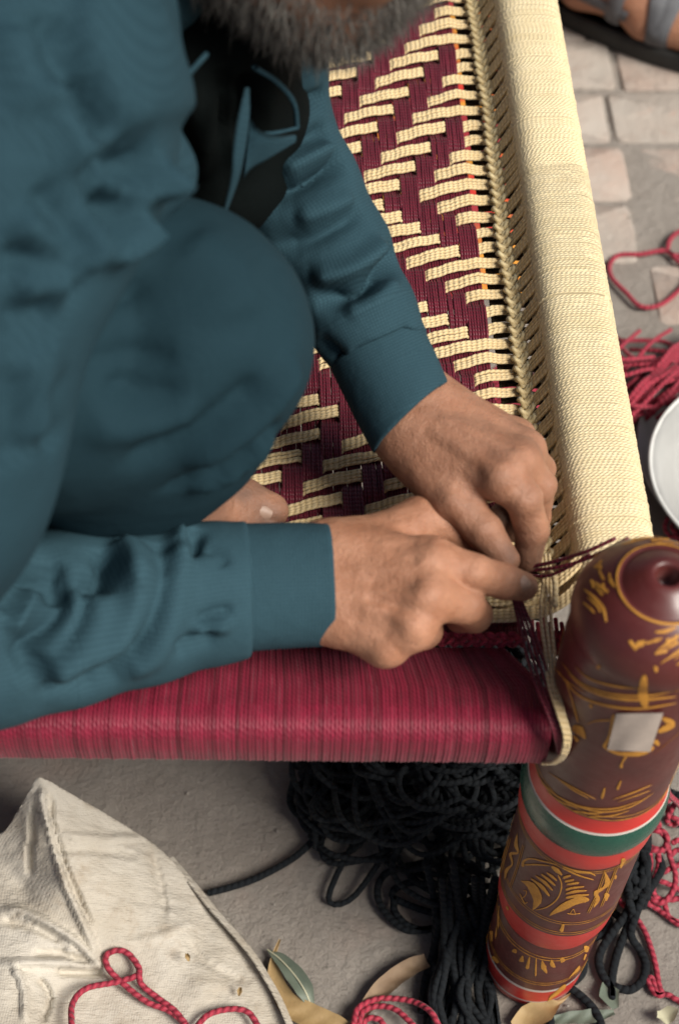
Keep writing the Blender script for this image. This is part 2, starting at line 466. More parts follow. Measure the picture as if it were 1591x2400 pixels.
def brick_mesh(seed, L, W):
    r = np.random.default_rng(seed); H = .03
    out = []; rc = .16
    for cx_, cy_, a0 in ((1, 1, 0), (-1, 1, 90), (-1, -1, 180), (1, -1, 270)):
        for a in np.radians(np.linspace(a0 + 6, a0 + 84, 4)):
            out.append((cx_ * (1 - rc * W / L) + rc * W / L * math.cos(a), cy_ * (1 - rc) + rc * math.sin(a)))
        out.append((0, cy_) if a0 in (0, 180) else (cx_, 0))
    n = len(out)
    o = np.array(out)
    jit = 1 + r.normal(0, .0045, n)
    rings = []
    for s_, z in ((1.0, -H), (1.0, -.0035), (.986, -.0008), (.955, .0)):
        xy = o * [L / 2, W / 2]
        ins = xy - np.sign(xy) * (1 - s_) * W / 2 * (np.abs(o) > .5)
        rings.append(np.column_stack([ins * jit[:, None], np.full(n, z) + (r.normal(0, .0006, n) if z > -.01 else 0)]))
    V = np.vstack(rings + [[[0, 0, .0006]]])
    F4 = []
    for k in range(3):
        i = np.arange(n) + k * n; F4.append(np.stack([i, np.roll(i, -1), np.roll(i, -1) + n, i + n], -1))
    i = np.arange(n) + 3 * n
    F3 = np.stack([i, np.roll(i, -1), np.full(n, 4 * n)], -1)
    return mesh_data('brick', V, [np.vstack(F4), F3], True)
bms = [brick_mesh(k, .212, .0905) for k in range(6)]
for b_ in bms: b_.materials.append(M['brick'])
nb = 0
for row in range(15):
    yy = .665 + .0985 * row
    for kx in range(11):
        xx = .2115 - .11 - .22 * 4 + .22 * kx + (.006 * row if row % 2 else -.004 * row) * .4
        if xx < -1.15 or xx > 1.2: continue
        if row < 3 and rng.random() < (.55, .4, .15)[row]: continue
        o = bpy.data.objects.new('brick', bms[int(rng.integers(6))]); COL.objects.link(o); o.parent = ground
        o.location = (xx + rng.normal(0, .0022), yy + rng.normal(0, .0022), rng.normal(-.0002, .0010) - (.0022, .0012, .0004, 0)[min(row, 3)])
        o.rotation_euler = (rng.normal(0, .006), rng.normal(0, .004), rng.normal(0, .012) + (PI if rng.random() < .5 else 0))
        nb += 1

# ================================================================== THE WOVEN BED
bed = empty('charpai', (0, 0, 0))
tag(bed, 'charpai with cream and maroon woven web, cord-wrapped rails and lacquered turned legs', 'woven bed')
# ---- turned leg
PROF = [(.0, .0), (.0370, .0), (.0395, .0022), (.0402, .0100), (.0406, .0135), (.0410, .0350), (.0411, .0395), (.0411, .1150),
        (.0402, .1190), (.0398, .1215), (.0408, .1240), (.0445, .1400), (.0456, .1620), (.0457, .1640), (.0457, .2780), (.0460, .2800),
        (.0478, .2860), (.0484, .2960), (.0484, .3060), (.0490, .3085), (.0502, .3150), (.0504, .3220), (.0497, .3310), (.0480, .3368),
        (.0474, .3372), (.0473, .3388), (.0468, .3398), (.0462, .3520), (.0460, .3540), (.0472, .5060), (.0466, .5110), (.0456, .5170), (.0458, .5200),
        (.0478, .5230), (.0488, .5290), (.0484, .5350), (.0462, .5420), (.0415, .5490), (.0340, .5560), (.0280, .5610), (.0262, .5618), (.0252, .5608),
        (.0240, .5618), (.0200, .5650), (.0140, .5690), (.0100, .5710), (.0080, .5710), (.0066, .5690), (.0058, .5580), (.0, .5570)]
PR = np.array(PROF)
def leg_r(z): return np.interp(z, PR[1:41, 1], PR[1:41, 0])
bands = [('foot_band', 'lac_red', 0, 3, ), ('white_ring', 'lac_white', 3, 4), ('foot_band', 'lac_red', 4, 5), ('white_ring', 'lac_white', 5, 6),
         ('lower_drum', 'lac_brown', 6, 10), ('red_ring', 'lac_red', 10, 12), ('middle_drum', 'lac_brown', 12, 15), ('red_ring', 'lac_red', 15, 18),
         ('green_ring', 'lac_green', 18, 23), ('white_ring', 'lac_white', 23, 25), ('red_ring', 'lac_red', 25, 28), ('upper_drum', 'lac_brown', 28, 33), ('finial', 'lac_brown', 33, 49)]
legs = []
SEG = 72
leg = None
for nm, mt, a, b in bands:
    pr = PR[a:b + 1]
    # denser rings on long straight runs
    pts = [pr[0]]
    for q in pr[1:]:
        k = max(1, int(abs(q[1] - pts[-1][1]) / .02)); st = pts[-1]
        for t in range(1, k + 1): pts.append(st + (q - st) * t / k)
    V, F = lathe(pts, SEG)
    if leg is None:
        leg = obj('bed_leg', *lathe(PR[:4] * [.6, 1] + [0, .002], 16), M['wood'], bed)
        core, F0 = lathe([(.0, .003), (.034, .003), (.034, .54), (0, .55)], 32)
        bpy.data.objects.remove(leg); leg = obj('bed_leg', core, F0, M['wood'], bed)
    obj(nm, V, F, M[mt], leg)
# ---- carved yellow pattern laid on the drums
LA = .020
LEAN = np.array([[math.cos(LA), 0, math.sin(LA)], [0, 1, 0], [-math.sin(LA), 0, math.cos(LA)]])   # the leg leans a little to the right
leg.rotation_euler = (0, LA, 0)
def surf(px, py, off=.0004):
    r = ray(px, py) @ LEAN; R = .045
    CAML = CAM @ LEAN
    for _ in range(6):
        a = r[0] ** 2 + r[1] ** 2; b = CAML[0] * r[0] + CAML[1] * r[1]; c = CAML[0] ** 2 + CAML[1] ** 2 - R * R
        q = b * b - a * c
        t = (-b - math.sqrt(max(q, 0))) / a
        p = CAML + t * r
        R = float(leg_r(p[2])) + off
    rr = math.hypot(p[0], p[1])
    return np.array([p[0] / rr * R, p[1] / rr * R, p[2]])
def c1(x, y): return (1000 + x * .38031, 1500 + y * .38031)
def c2(x, y): return (1100 + x * .31314, 1230 + y * .31314)
def stroke(bag, pts, w, conv=c1, n=10):
    p = np.array([conv(*q) for q in pts]); wk = np.asarray(w, float) * (.38 if conv is c1 else .313)
    if np.ndim(wk) == 0: wk = np.full(len(p), wk)
    tt = np.linspace(0, 1, len(p))
    s = catmull(p, n); ts = np.linspace(0, 1, len(s)); ww = np.interp(ts, tt, wk) / 2
    T = np.gradient(s, axis=0); T /= np.linalg.norm(T, axis=1, keepdims=True) + 1e-9
    Nn = np.column_stack([-T[:, 1], T[:, 0]])
    ww = ww * (1 + .05 * rng.normal(size=len(ww))) * (1 - (2 * ts - 1) ** 8) ** .5
    L = np.array([surf(*q) for q in s + Nn * ww[:, None]]); C_ = np.array([surf(*q, .0006) for q in s]); Rr = np.array([surf(*q) for q in s - Nn * ww[:, None]])
    V = np.stack([L, C_, Rr], 1).reshape(-1, 3)
    bag.add(V, grid_faces(len(s), 3))
def ring(bag, z, h, wig=0.0):
    th = np.arange(120) / 120 * 2 * PI
    zz = z + wig * np.sin(th * 3 + z * 90)
    hh = h * (1 + .25 * np.sin(th * 17 + z * 300) + .2 * np.sin(th * 41))
    R = leg_r(zz) + .0003
    lo = np.stack([R * np.cos(th), R * np.sin(th), zz - hh / 2], -1); hi = np.stack([R * np.cos(th), R * np.sin(th), zz + hh / 2], -1)
    V = np.stack([lo, hi], 1).reshape(-1, 3); bag.add(V, grid_faces(120, 2, wrap_u=True)[:, ::-1])
def spin(bag, angs):
    V0, F0 = np.vstack(bag.V), None
    base = list(zip(bag.V, bag.F)); 
    offs = 0; items = []
    n0 = 0
    for v, f in base:
        items.append((v, f - n0)); n0 += len(v)
    for a in angs:
        c, s = math.cos(a), math.sin(a); Rz = np.array([[c, -s, 0], [s, c, 0], [0, 0, 1]])
        for v, f in items: bag.add(v @ Rz.T, f)
# lower drum
B = Bag()
for p, w in [([(545, 1905), (535, 1928)], [22, 34]), ([(588, 1945), (580, 1985)], [10, 36]), ([(632, 1950), (615, 2030)], [8, 26]), ([(672, 1955), (668, 2075)], [7, 14]),
             ([(708, 1975), (718, 2015), (738, 2055)], [8, 34, 10]), ([(765, 1970), (772, 2000), (790, 2018)], [8, 30, 10]), ([(826, 1958), (842, 1985)], [20, 36]),
             ([(395, 1790), (400, 1860)], [26, 6]), ([(370, 1800), (365, 1870)], [16, 8]), ([(985, 1885), (980, 1925)], [34, 22]), ([(980, 1935), (965, 1975)], [14, 8]), ([(400, 1950), (440, 1990)], [24, 20])]:
    stroke(B, p, w)
spin(B, [2.1, 4.2])
for z, h in ((.0525, .0011), (.0565, .0010), (.1035, .0015), (.1085, .0013)): ring(B, z, h)
B.build('carved_pattern', M['carve'], leg)
# middle drum
B = Bag()
S_ = [([(575, 1482), (640, 1515), (680, 1590), (668, 1635), (650, 1665)], [6, 48, 60, 34, 6]),
      ([(1000, 1600), (930, 1605), (850, 1640), (780, 1680), (752, 1700)], [34, 44, 44, 22, 5]),
      ([(635, 1465), (705, 1520), (755, 1580)], [6, 24, 12]), ([(665, 1450), (725, 1495), (775, 1545)], [8, 20, 10]), ([(700, 1440), (748, 1478), (790, 1515)], [8, 18, 10]), ([(735, 1432), (770, 1458), (800, 1485)], [6, 16, 8]),
      ([(765, 1395), (800, 1420), (832, 1450)], [14, 30, 8]), ([(835, 1468), (872, 1455), (885, 1452)], [16, 14, 6]), ([(845, 1490), (895, 1480), (905, 1478)], [14, 14, 6]), ([(855, 1508), (925, 1498), (932, 1496)], [12, 14, 6]),
      ([(850, 1540), (900, 1528), (970, 1520)], [12, 14, 8]), ([(850, 1565), (920, 1550), (985, 1545)], [12, 18, 8]), ([(850, 1590), (920, 1578), (1000, 1570)], [12, 20, 10]),
      ([(805, 1445), (828, 1510), (805, 1590), (740, 1645), (665, 1665)], [5, 9, 9, 8, 5]),
      ([(590, 1400), (595, 1365), (640, 1348), (720, 1365), (800, 1385)], [22, 16, 10, 8, 6]), ([(600, 1385), (680, 1385), (760, 1392)], [12, 10, 6]),
      ([(830, 1395), (920, 1425), (1000, 1435), (1040, 1455)], [8, 10, 10, 6]), ([(830, 1405), (930, 1450), (1030, 1480)], [6, 10, 5]),
      ([(875, 1695), (900, 1660), (915, 1695)], 5), ([(860, 1685), (900, 1690), (945, 1685)], 5),
      ([(570, 1560), (600, 1620), (620, 1615)], 6), ([(590, 1545), (612, 1548), (605, 1575), (575, 1600)], 5),
      ([(600, 1260), (560, 1400), (515, 1530)], 4), ([(590, 1255), (550, 1400), (505, 1525)], 4), ([(520, 1210), (480, 1350), (455, 1440)], 4), ([(508, 1210), (470, 1350), (445, 1440)], 4),
      ([(555, 1190), (548, 1260), (560, 1310), (515, 1320), (525, 1380), (490, 1420), (478, 1480)], [6, 26, 12, 20, 8, 24, 8]),
      ([(530, 1070), (510, 1140), (500, 1180)], [5, 20, 6]), ([(490, 1200), (470, 1300), (455, 1360)], [5, 20, 6]),
      ([(1090, 1430), (1045, 1560), (985, 1685)], 5), ([(1105, 1425), (1055, 1560), (995, 1688)], 5), ([(1165, 1400), (1110, 1540), (1065, 1650)], 5), ([(1178, 1395), (1120, 1540), (1078, 1645)], 5),
      ([(1090, 1420), (1112, 1490), (1085, 1530), (1040, 1560), (1052, 1600), (1025, 1650)], [8, 36, 14, 26, 26, 10]),
      ([(1215, 1345), (1190, 1410)], [30, 8]), ([(1165, 1450), (1158, 1475)], [12, 12]), ([(1110, 1560), (1100, 1610)], [36, 14]), ([(840, 1750), (825, 1800)], [16, 26]), ([(490, 1640), (500, 1665)], [14, 12])]
for p, w in S_: stroke(B, p, w)
spin(B, [PI])
for z, h in ((.1665, .0008), (.1700, .0008), (.1850, .0008), (.1885, .0008), (.2735, .0008), (.2765, .0008)): ring(B, z, h)
B.build('carved_pattern', M['carve'], leg)
# upper drum
B = Bag()
U_ = [([(670, 815), (760, 930), (900, 1015), (1080, 1060), (1250, 1030), (1400, 940)], [5, 12, 14, 14, 12, 6]), ([(690, 870), (800, 960), (960, 1030), (1150, 1040), (1330, 985)], [4, 10, 14, 12, 5]),
      ([(740, 810), (880, 900), (1045, 985)], [5, 13, 5]), ([(810, 865), (900, 925), (1000, 980)], [4, 12, 5]), ([(1140, 985), (1260, 945), (1390, 890)], [5, 14, 5]), ([(1170, 1000), (1290, 960), (1380, 925)], [5, 9, 4]),
      ([(890, 1050), (1010, 1070), (1140, 1055)], [6, 18, 8]), ([(980, 1090), (1130, 1085), (1250, 1050)], [6, 16, 5]), ([(730, 930), (850, 1010), (980, 1040)], [5, 14, 5]),
      ([(1095, 910), (1075, 980)], [22, 30]), ([(1195, 865), (1170, 925)], [18, 26]), ([(1235, 700), (1200, 760), (1195, 790)], [26, 16, 40]),
      ([(850, 240), (890, 360), (930, 510)], [6, 12, 14]), ([(890, 540), (940, 560), (975, 610)], [60, 84, 16]), ([(900, 590), (930, 625)], [20, 40]),
      ([(980, 520), (1040, 500), (1130, 495)], [6, 10, 12]), ([(1150, 455), (1125, 590), (1085, 665)], [40, 26, 40]), ([(1090, 665), (1180, 700), (1300, 700), (1400, 660)], [20, 30, 50, 60]),
      ([(1445, 480), (1505, 520), (1420, 570)], [30, 70, 40]), ([(1400, 620), (1430, 650)], [50, 30]), ([(1000, 395), (1015, 420)], [24, 28]), ([(1060, 155), (1050, 180)], [30, 30]),
      ([(1340, 215), (1330, 330), (1345, 420)], [50, 90, 60]), ([(1400, 165), (1415, 200)], [30, 30]),
      ([(800, 180), (920, 330), (1080, 400), (1300, 425), (1540, 390)], [5, 18, 22, 22, 14]), ([(850, 190), (960, 290), (1110, 350), (1300, 370), (1540, 350)], [5, 16, 26, 26, 14]),
      ([(820, 130), (940, 260), (1120, 330), (1350, 345), (1550, 310)], [5, 14, 16, 16, 10]), ([(900, 150), (1000, 240), (1180, 290), (1350, 300)], [4, 14, 16, 6]), ([(780, 170), (870, 260), (980, 330)], [5, 12, 5])]
for p, w in U_: stroke(B, p, np.asarray(w) * .68)
spin(B, [2.1, 4.1])
for z, h in ((.3560, .0012), (.3610, .0010)): ring(B, z, h, .0006)
B.build('carved_pattern', M['carve'], leg)
# finial dashes and rings
B = Bag()
def fstroke(pts, w):
    """marks on the domed finial: follow the lathe profile above the shoulder"""
    out = []
    pr = PR[33:46]
    s = catmull(np.array([c2(*q) for q in pts]), 5); T = np.gradient(s, axis=0); T /= np.linalg.norm(T, axis=1, keepdims=True) + 1e-9
    Nn = np.column_stack([-T[:, 1], T[:, 0]]); ww = np.interp(np.linspace(0, 1, len(s)), np.linspace(0, 1, len(np.atleast_1d(w))), np.atleast_1d(w)) * .313 / 2 * .8
    def fs(px, py):
        r = ray(px, py) @ LEAN; best = None; CAML = CAM @ LEAN
        for t in np.linspace(.8, 1.1, 900):
            p = CAML + t * r; rr = math.hypot(p[0], p[1])
            if p[2] < .5712 and rr < .05 and p[2] > .50:
                R = np.interp(p[2], PR[30:46, 1], PR[30:46, 0])
                if rr <= R + .0003: return p
        return None
    rows = []
    for q, n_, w_ in zip(s, Nn, ww):
        a, b = fs(*(q + n_ * w_)), fs(*(q - n_ * w_))
        if a is None or b is None: return
        m_ = fs(*q); rows.append([a, m_ + [0, 0, .0004], b])
    B.add(np.array(rows).reshape(-1, 3) + [0, 0, .0003], grid_faces(len(rows), 3))
for p, w in [([(965, 300), (970, 335)], [50, 50]), ([(905, 415), (930, 475)], [24, 34]), ([(995, 440), (1000, 500)], [26, 26]), ([(850, 480), (930, 550), (995, 630), (1020, 730)], [8, 34, 36, 14]),
             ([(850, 585), (900, 630), (935, 665)], [14, 26, 10]), ([(880, 545), (950, 610), (975, 660)], [10, 24, 10]), ([(1195, 870), (1250, 935)], [30, 50]), ([(1315, 890), (1400, 865), (1435, 850)], [20, 34, 14]),
             ([(1385, 805), (1460, 800), (1540, 770)], [16, 40, 20]), ([(1400, 945), (1480, 890), (1560, 830)], [10, 36, 30]), ([(1480, 925), (1560, 880)], [20, 30])]:
    fstroke(p, w)
spin(B, [1.6, 3.1, 4.7])
for rr_, z in ((.0272, .5619), (.0462, .5305)):
    V, F = lathe([(rr_ + .0007, z - .0003), (rr_ + .0004, z + .0003), (rr_ - .0006, z + .0004)], 64); B.add(V, F)
B.build('carved_pattern', M['carve'], leg)
# paper label pasted on the drum
lab = [c1(1165, 455), c1(1455, 450), c1(1375, 690), c1(1110, 680)]
rows = []
for v in np.linspace(0, 1, 10):
    for u in np.linspace(0, 1, 12):
        q = (1 - v) * ((1 - u) * np.array(lab[0]) + u * np.array(lab[1])) + v * ((1 - u) * np.array(lab[3]) + u * np.array(lab[2]))
        rows.append(surf(*q, .0011 + .0007 * math.sin(9 * u + 4 * v) * (abs(u - .5) + abs(v - .5))))
obj('paper_label', rows, grid_faces(10, 12), M['paper'], leg)
def copy_tree(o, parent, loc=None):
    c = o.copy(); COL.objects.link(c); c.parent = parent
    if loc is not None: c.location = loc
    for ch in list(o.children): copy_tree(ch, c)
    return c
BW, BL = -.83, 1.74
for lx, ly, rz in ((BW, .02, 1.9), (.01, BL, -1.2), (BW, BL, 3.0)):
    c = copy_tree(leg, bed, (lx, ly, 0)); c.rotation_euler = (0, 0, rz)

# ---- rails with their windings
ZR, RR = .420, .0295
def rail_bar(name, a, b, parent, rb=.0255, rz=0.):
    return obj(name, *tubes(np.array([a, (np.array(a) + b) / 2, b]) - np.array([0, 0, rz]), rb, 20)[:2], M['wood'], parent)
def winding(name, axis_pts, cross, pitch, mat, parent, per=4, lean=None, vary=.5):
    """cross: function(t along, list of cross-section points (side, up)) closed round the rail; scalloped turn by turn"""
    a, b = np.array(axis_pts[0], float), np.array(axis_pts[1], float); L = np.linalg.norm(b - a); t = (b - a) / L
    n = int(L / pitch) * per + 1; s = np.linspace(0, L, n)
    side = np.cross(t, [0, 0, 1.])
    cs = np.asarray(cross, float); m = len(cs)
    d = np.gradient(cs, axis=0); nrm = np.column_stack([d[:, 1], -d[:, 0]]); nrm /= np.linalg.norm(nrm, axis=1, keepdims=True) + 1e-9
    cen = cs.mean(0); 
    if ((cs - cen) * nrm).sum() < 0: nrm = -nrm
    ph = s / pitch * 2 * PI
    turn = np.floor(s / pitch).astype(int)
    r = np.random.default_rng(len(name) + n); jt = r.normal(0, .00018, turn.max() + 2); big = (r.random(turn.max() + 2) < .03) * r.normal(0, .0005, turn.max() + 2)
    sc = (.0006 * np.abs(np.sin(ph / 2)) ** .8) * pitch / .0023 + jt[turn] + big[turn]
    off = cs[None] + nrm[None] * sc[:, None, None]
    arc = np.concatenate([[0], np.cumsum(np.linalg.norm(np.diff(cs, axis=0), axis=1))])
    sh = np.zeros((n, m)) if lean is None else lean(s, arc)
    V = a + (s[:, None] + sh)[..., None] * t + off[..., :1] * side + off[..., 1:] * np.array([0, 0, 1.])
    tw = np.stack([np.broadcast_to(arc, (n, m)) + r.random(turn.max() + 2)[turn][:, None], np.broadcast_to(np.cos(ph)[:, None], (n, m)), np.broadcast_to(np.sin(ph)[:, None], (n, m))], -1)
    tv = np.clip(np.abs(r.normal(0, .22, turn.max() + 2)), 0, .8)[turn]
    return obj(name, V.reshape(-1, 3), grid_faces(n, m), mat, parent, True, {'tw': tw.reshape(-1, 3), 'tv': np.repeat(tv, m) * vary})
XS = .0175
def sq_pts(n, h=.0275, e=3.4):
    th = np.linspace(0, 2 * PI, n); c, s = np.cos(th), np.sin(th)
    k = (np.abs(c) ** e + np.abs(s) ** e) ** (-1 / e); return np.column_stack([c * k * h * 1.02, s * k * h])
def arc_pts(a0, a1, n, r=RR, c=(0, 0)): 
    th = np.radians(np.linspace(a0, a1, n)); return np.column_stack([c[0] + r * np.cos(th), c[1] + r * np.sin(th)])
sr = rail_bar('side_rail', (XS, .03, ZR), (XS, BL - .03, ZR), bed)
winding('cord_winding', ((XS, .046, ZR), (XS, BL - .045, ZR)), sq_pts(37), .0023, M['cream_wrap'], sr)
sl = rail_bar('side_rail', (BW, .03, ZR), (BW, BL - .03, ZR), bed)
winding('cord_winding', ((BW, .046, ZR), (BW, BL - .045, ZR)), sq_pts(25), .0046, M['cream_wrap'], sl, 3)
# near end rail runs from the leg to the left; its cords also reach back to the knotted line
ye = lambda x: .0085 - .034 * (x + .05)
A0, A1 = np.array([-.038, ye(-.038), ZR]), np.array([BW + .04, ye(BW + .04), ZR])
er = rail_bar('end_rail', (0, ye(0), ZR), tuple(A1), bed, .0120, .015)
# side axis for this direction: cross(t,z) with t=-x gives +y
YK = .0585
cs = np.vstack([np.column_stack([np.linspace(YK - .0135, -.014, 22), np.linspace(-.012, .0125, 22) + .0012 * np.sin(np.linspace(0, PI, 22))]), arc_pts(82, 178, 9, .0125, (-.0205, .0002)), [(-.0335, -.006), (-.0338, -.012), (-.0325, -.018)], arc_pts(190, 268, 6, .010, (-.0225, -.0215)), [(-.010, -.0318), (.005, -.0318), (.02, -.031)], arc_pts(-88, 60, 6, .008, (.022, -.023))])
def lean(s, arc):
    # near the leg the reaching strands fan out and slant
    k = np.exp(-s / .06)[:, None]; u = np.clip(1 - arc / .045, 0, 1)[None]
    return k * u * .022 + .0012 * np.sin(s * 90)[:, None] * u
winding('cord_winding', (A0, A1), cs, .00245, M['maroon_wrap'], er, 4, lean, 1.3)
ef = rail_bar('end_rail', (0, BL, ZR), (BW, BL, ZR), bed)
winding('cord_winding', ((-.04, BL, ZR), (BW + .04, BL, ZR)), sq_pts(25), .0049, M['maroon_wrap'], ef, 3)

# ---- the web: maroon warp bands along the bed, cream weft bands across it
WP, SK = .0142, .27
NW = 52
def xr(y): return -.0470 + 0 * np.asarray(y)
def web_z(x, y): return .4125 - .011 * np.sin(np.clip((x + .05) / -.74, 0, 1) * PI) * np.sin(np.clip((y - .06) / 1.62, 0, 1) * PI)
def shift_k(n):
    t = (-n - 9) % 24
    return 10 - (t if t <= 12 else 24 - t)
def over(n, j): return (j - shift_k(n)) % 5 < 3
def pitch_at(y): return float(np.clip(.0160 + (y - .28) * .0095, .0150, .0190))
YROW = {0: .6541}
for _n in range(1, 75): YROW[_n] = YROW[_n - 1] + pitch_at(YROW[_n - 1])
for _n in range(-1, -45, -1): YROW[_n] = YROW[_n + 1] - pitch_at(YROW[_n + 1])
YI = lambda n: YROW[n]
AMP = .0023
BRX = -.0250
rows_n = list(range(-40, 66))
web = bed
for n in rows_n:
    fine = n < 24
    off = ([-.34, 0, .34] if fine else [0])
    xs, zs = [], []
    for j in range(NW - 1, -1, -1):
        xc = float(xr(YI(n))) - WP * (j + .5)
        for o_ in off:
            xs.append(xc + o_ * WP); zs.append(AMP + (.0013 if over(n, j - 1) and over(n, j + 1) else 0) if over(n, j) else -AMP)
    xs = np.array(xs); zs = np.array(zs)
    tail_x = np.array([-.040, -.032, BRX, -.0195, -.0148, -.0106, -.0064, -.0015])
    tail_z = np.array([.0010, -.0008, -.0040, .0050, .0135, .0215, .0280, .0290])
    head_x = np.array([BW + .022, BW + .030])
    X = np.concatenate([head_x, xs, tail_x])
    Y = YI(n) + SK * (X + .0617) + .0009 * np.sin(X * 37 + n * 1.7)
    Z = np.concatenate([[.432, .422], web_z(xs, Y[2:2 + len(xs)]) + zs, .4105 + tail_z])
    Y = Y - np.where(X > -.034, (X + .034) * .10, 0)
    keep = (Y > .082) & (Y < BL - .05)
    if keep.sum() < 6: continue
    X, Y, Z = X[keep], Y[keep], Z[keep]
    paths = []; under = []
    ROW = pitch_at(YI(n)); gap = .00272 * ROW / .0175 * (1 + .05 * rng.normal())
    split = (rng.random() < .2) * rng.uniform(.0003, .0010)
    for c in range(4):
        oy = (c - 1.5) * gap + (split * (1 if c >= 2 else -1) * .5 if True else 0) + rng.normal(0, .00016)
        fan = np.where(X > -.045, 1 - .25 * np.clip((X + .045) / .02, 0, 1), 1)
        fan = np.where(X > BRX, 1.0 + .25 * np.clip((X - BRX) / .02, 0, 1), fan)
        zc = Z + rng.normal(0, .00018) + .0004 * np.sin(X * 60 + c * 2 + n)
        paths.append(np.column_stack([X, Y + oy * fan + .0003 * np.sin(X * 95 + c * 1.9 + n * 2.1), zc]))
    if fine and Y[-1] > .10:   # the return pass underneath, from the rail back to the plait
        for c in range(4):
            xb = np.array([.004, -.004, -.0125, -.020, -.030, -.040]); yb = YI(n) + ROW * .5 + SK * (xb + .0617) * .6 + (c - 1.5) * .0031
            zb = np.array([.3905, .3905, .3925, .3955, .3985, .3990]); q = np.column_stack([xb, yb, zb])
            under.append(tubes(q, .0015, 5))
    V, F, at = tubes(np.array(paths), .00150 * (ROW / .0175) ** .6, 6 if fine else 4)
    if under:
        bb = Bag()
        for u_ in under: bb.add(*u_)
        bb.build('return_cord', M['cream_shaded'], bed)
    obj('weft_band', V, F, M['cream'], web, True, at)
for j in range(NW):
    fine = j < 27
    ys, zs = [], []
    xj0 = float(xr(.3)) - WP * (j + .5)
    for n in rows_n:
        yc = YI(n) + SK * (xj0 + .0617)
        if yc < .088 or yc > BL - .06: continue
        for o_ in ([-.30, .30] if (fine and n < 26) else [0]):
            ys.append(yc + o_ * pitch_at(YI(n))); zs.append(-AMP if over(n, j) else AMP)
    Y = np.concatenate([[.0595, .072], ys, [BL - .045]]); zs = np.concatenate([[-.009, -.003], zs, [0]])
    Xc = xr(Y) - WP * (j + .5) + .0006 * np.sin(Y * 21 + j)
    Z = web_z(Xc, Y) + zs
    paths = []
    for c in range(7):
        ox = (c - 3) * .00203 + rng.normal(0, .00012)
        up_ = (.0005 if c in (0, 6) else 0)
        paths.append(np.column_stack([Xc + ox + .00025 * np.sin(Y * 75 + c * 2.3 + j), Y, Z + rng.normal(0, .00022) + up_ * .6]))
    V, F, at = tubes(np.array(paths), .00128, 6 if fine else 4)
    obj('warp_band', V, F, M['maroon'], web, True, at)
# ---- plaits: cream one along the side rail, maroon one along the end rail
def plait(name, p0, p1, pitch, A, Bz, r, mat, parent, drop=None):
    a, b = np.array(p0), np.array(p1); L = np.linalg.norm(b - a); t = (b - a) / L; s_ = np.cross([0, 0, 1.], t)
    n = int(L / pitch * 18); u = np.linspace(0, L, n); paths = []
    wv = .0008 * np.sin(u * 23) + .0006 * np.sin(u * 61 + 1)
    for k in range(3):
        ph = 2 * PI * u / pitch + 2 * PI * k / 3
        for q in (-.5, .5):
            lat = A * np.sin(ph) + q * 1.5 * r * np.cos(ph) + wv; up = Bz * np.sin(2 * ph) + q * .8 * r
            paths.append(a + u[:, None] * t + lat[:, None] * s_ + up[:, None] * np.array([0, 0, 1.]))
    V, F, at = tubes(np.array(paths), r, 6)
    return obj(name, V, F, mat, parent, True, at)
plait('cream_plait', (BRX, .105, .4130), (BRX, BL - .05, .4130), .030, .0047, .0024, .0020, M['cream_old'], bed)
plait('maroon_plait', (-.046, YK + .0005, .4110), (BW + .03, YK + .02, .4110), .023, .0036, .0018, .0015, M['red_yarn'], bed)
# ---- loose cords tying the corner between the web, the rail and the leg
def cbag(lst, r, sides=6, n=8):
    b_ = Bag()
    for pts in lst:
        b_.add(*cord(pts, r, n, sides=sides))
    return b_
Bm = cbag([[P(1196 + 5 * k, 1378 + 2 * k, z=.452), P(1220 + 10 * k, 1480, z=.449), P(1250 + 12 * k, 1590, z=.4535), P(1285 + 8 * k, 1680, z=.4525), P(1302 + 6 * k, 1735, z=.439), P(1312 + 5 * k, 1785 - 5 * k, z=.408)] for k in range(4)], .0011)
Bm.add(*cord([P(1200, 1330, z=.452), P(1260, 1325, z=.462), P(1320, 1310, z=.475), P(1380, 1290, z=.49), P(1440, 1262, z=.50)], .0014))
Bm.add(*cord([P(1215, 1340, z=.45), P(1290, 1332, z=.462), P(1350, 1318, z=.472), P(1405, 1296, z=.485), P(1470, 1262, z=.50)], .0013))
Bm.add(*cord([P(1225, 1345, z=.448), P(1280, 1350, z=.455), P(1330, 1330, z=.466), P(1380, 1300, z=.48)], .0012))
Bm.build('tying_cord', M['maroon'], bed)
Bc = cbag([[P(1268 + 9 * k, 1300, z=.425), P(1272 + 9 * k, 1360, z=.440), P(1266 + 12 * k, 1440, z=.444), P(1278 + 10 * k, 1530, z=.449), P(1285 + 9 * k, 1600, z=.455), P(1306 + 7 * k, 1670, z=.458), P(1322 + 6 * k, 1725, z=.448), P(1316 + 5 * k, 1765, z=.43), P(1296 + 5 * k, 1786, z=.408), P(1270 + 5 * k, 1790, z=.398)] for k in range(3)], .0012)
Bc.add(*cord([P(1272, 1350, z=.445), P(1290, 1342, z=.452), P(1300, 1365, z=.45), P(1300, 1420, z=.447)], .002))
for k in range(4): Bc.add(*cord([P(1120, 1392 + 9 * k, z=.421), P(1190, 1388 + 9 * k, z=.424), P(1262, 1372 + 9 * k, z=.428), P(1320, 1335 + 9 * k, z=.436), P(1362, 1295 + 9 * k, z=.44)], .0014))
for k in range(4): Bc.add(*cord([P(1130, 1432 + 8 * k, z=.421), P(1200, 1430 + 8 * k, z=.423), P(1268, 1420 + 8 * k, z=.427), P(1320, 1395 + 8 * k, z=.432), P(1350, 1365 + 8 * k, z=.435)], .0014))
Bc.build('tying_cord', M['cream'], bed)
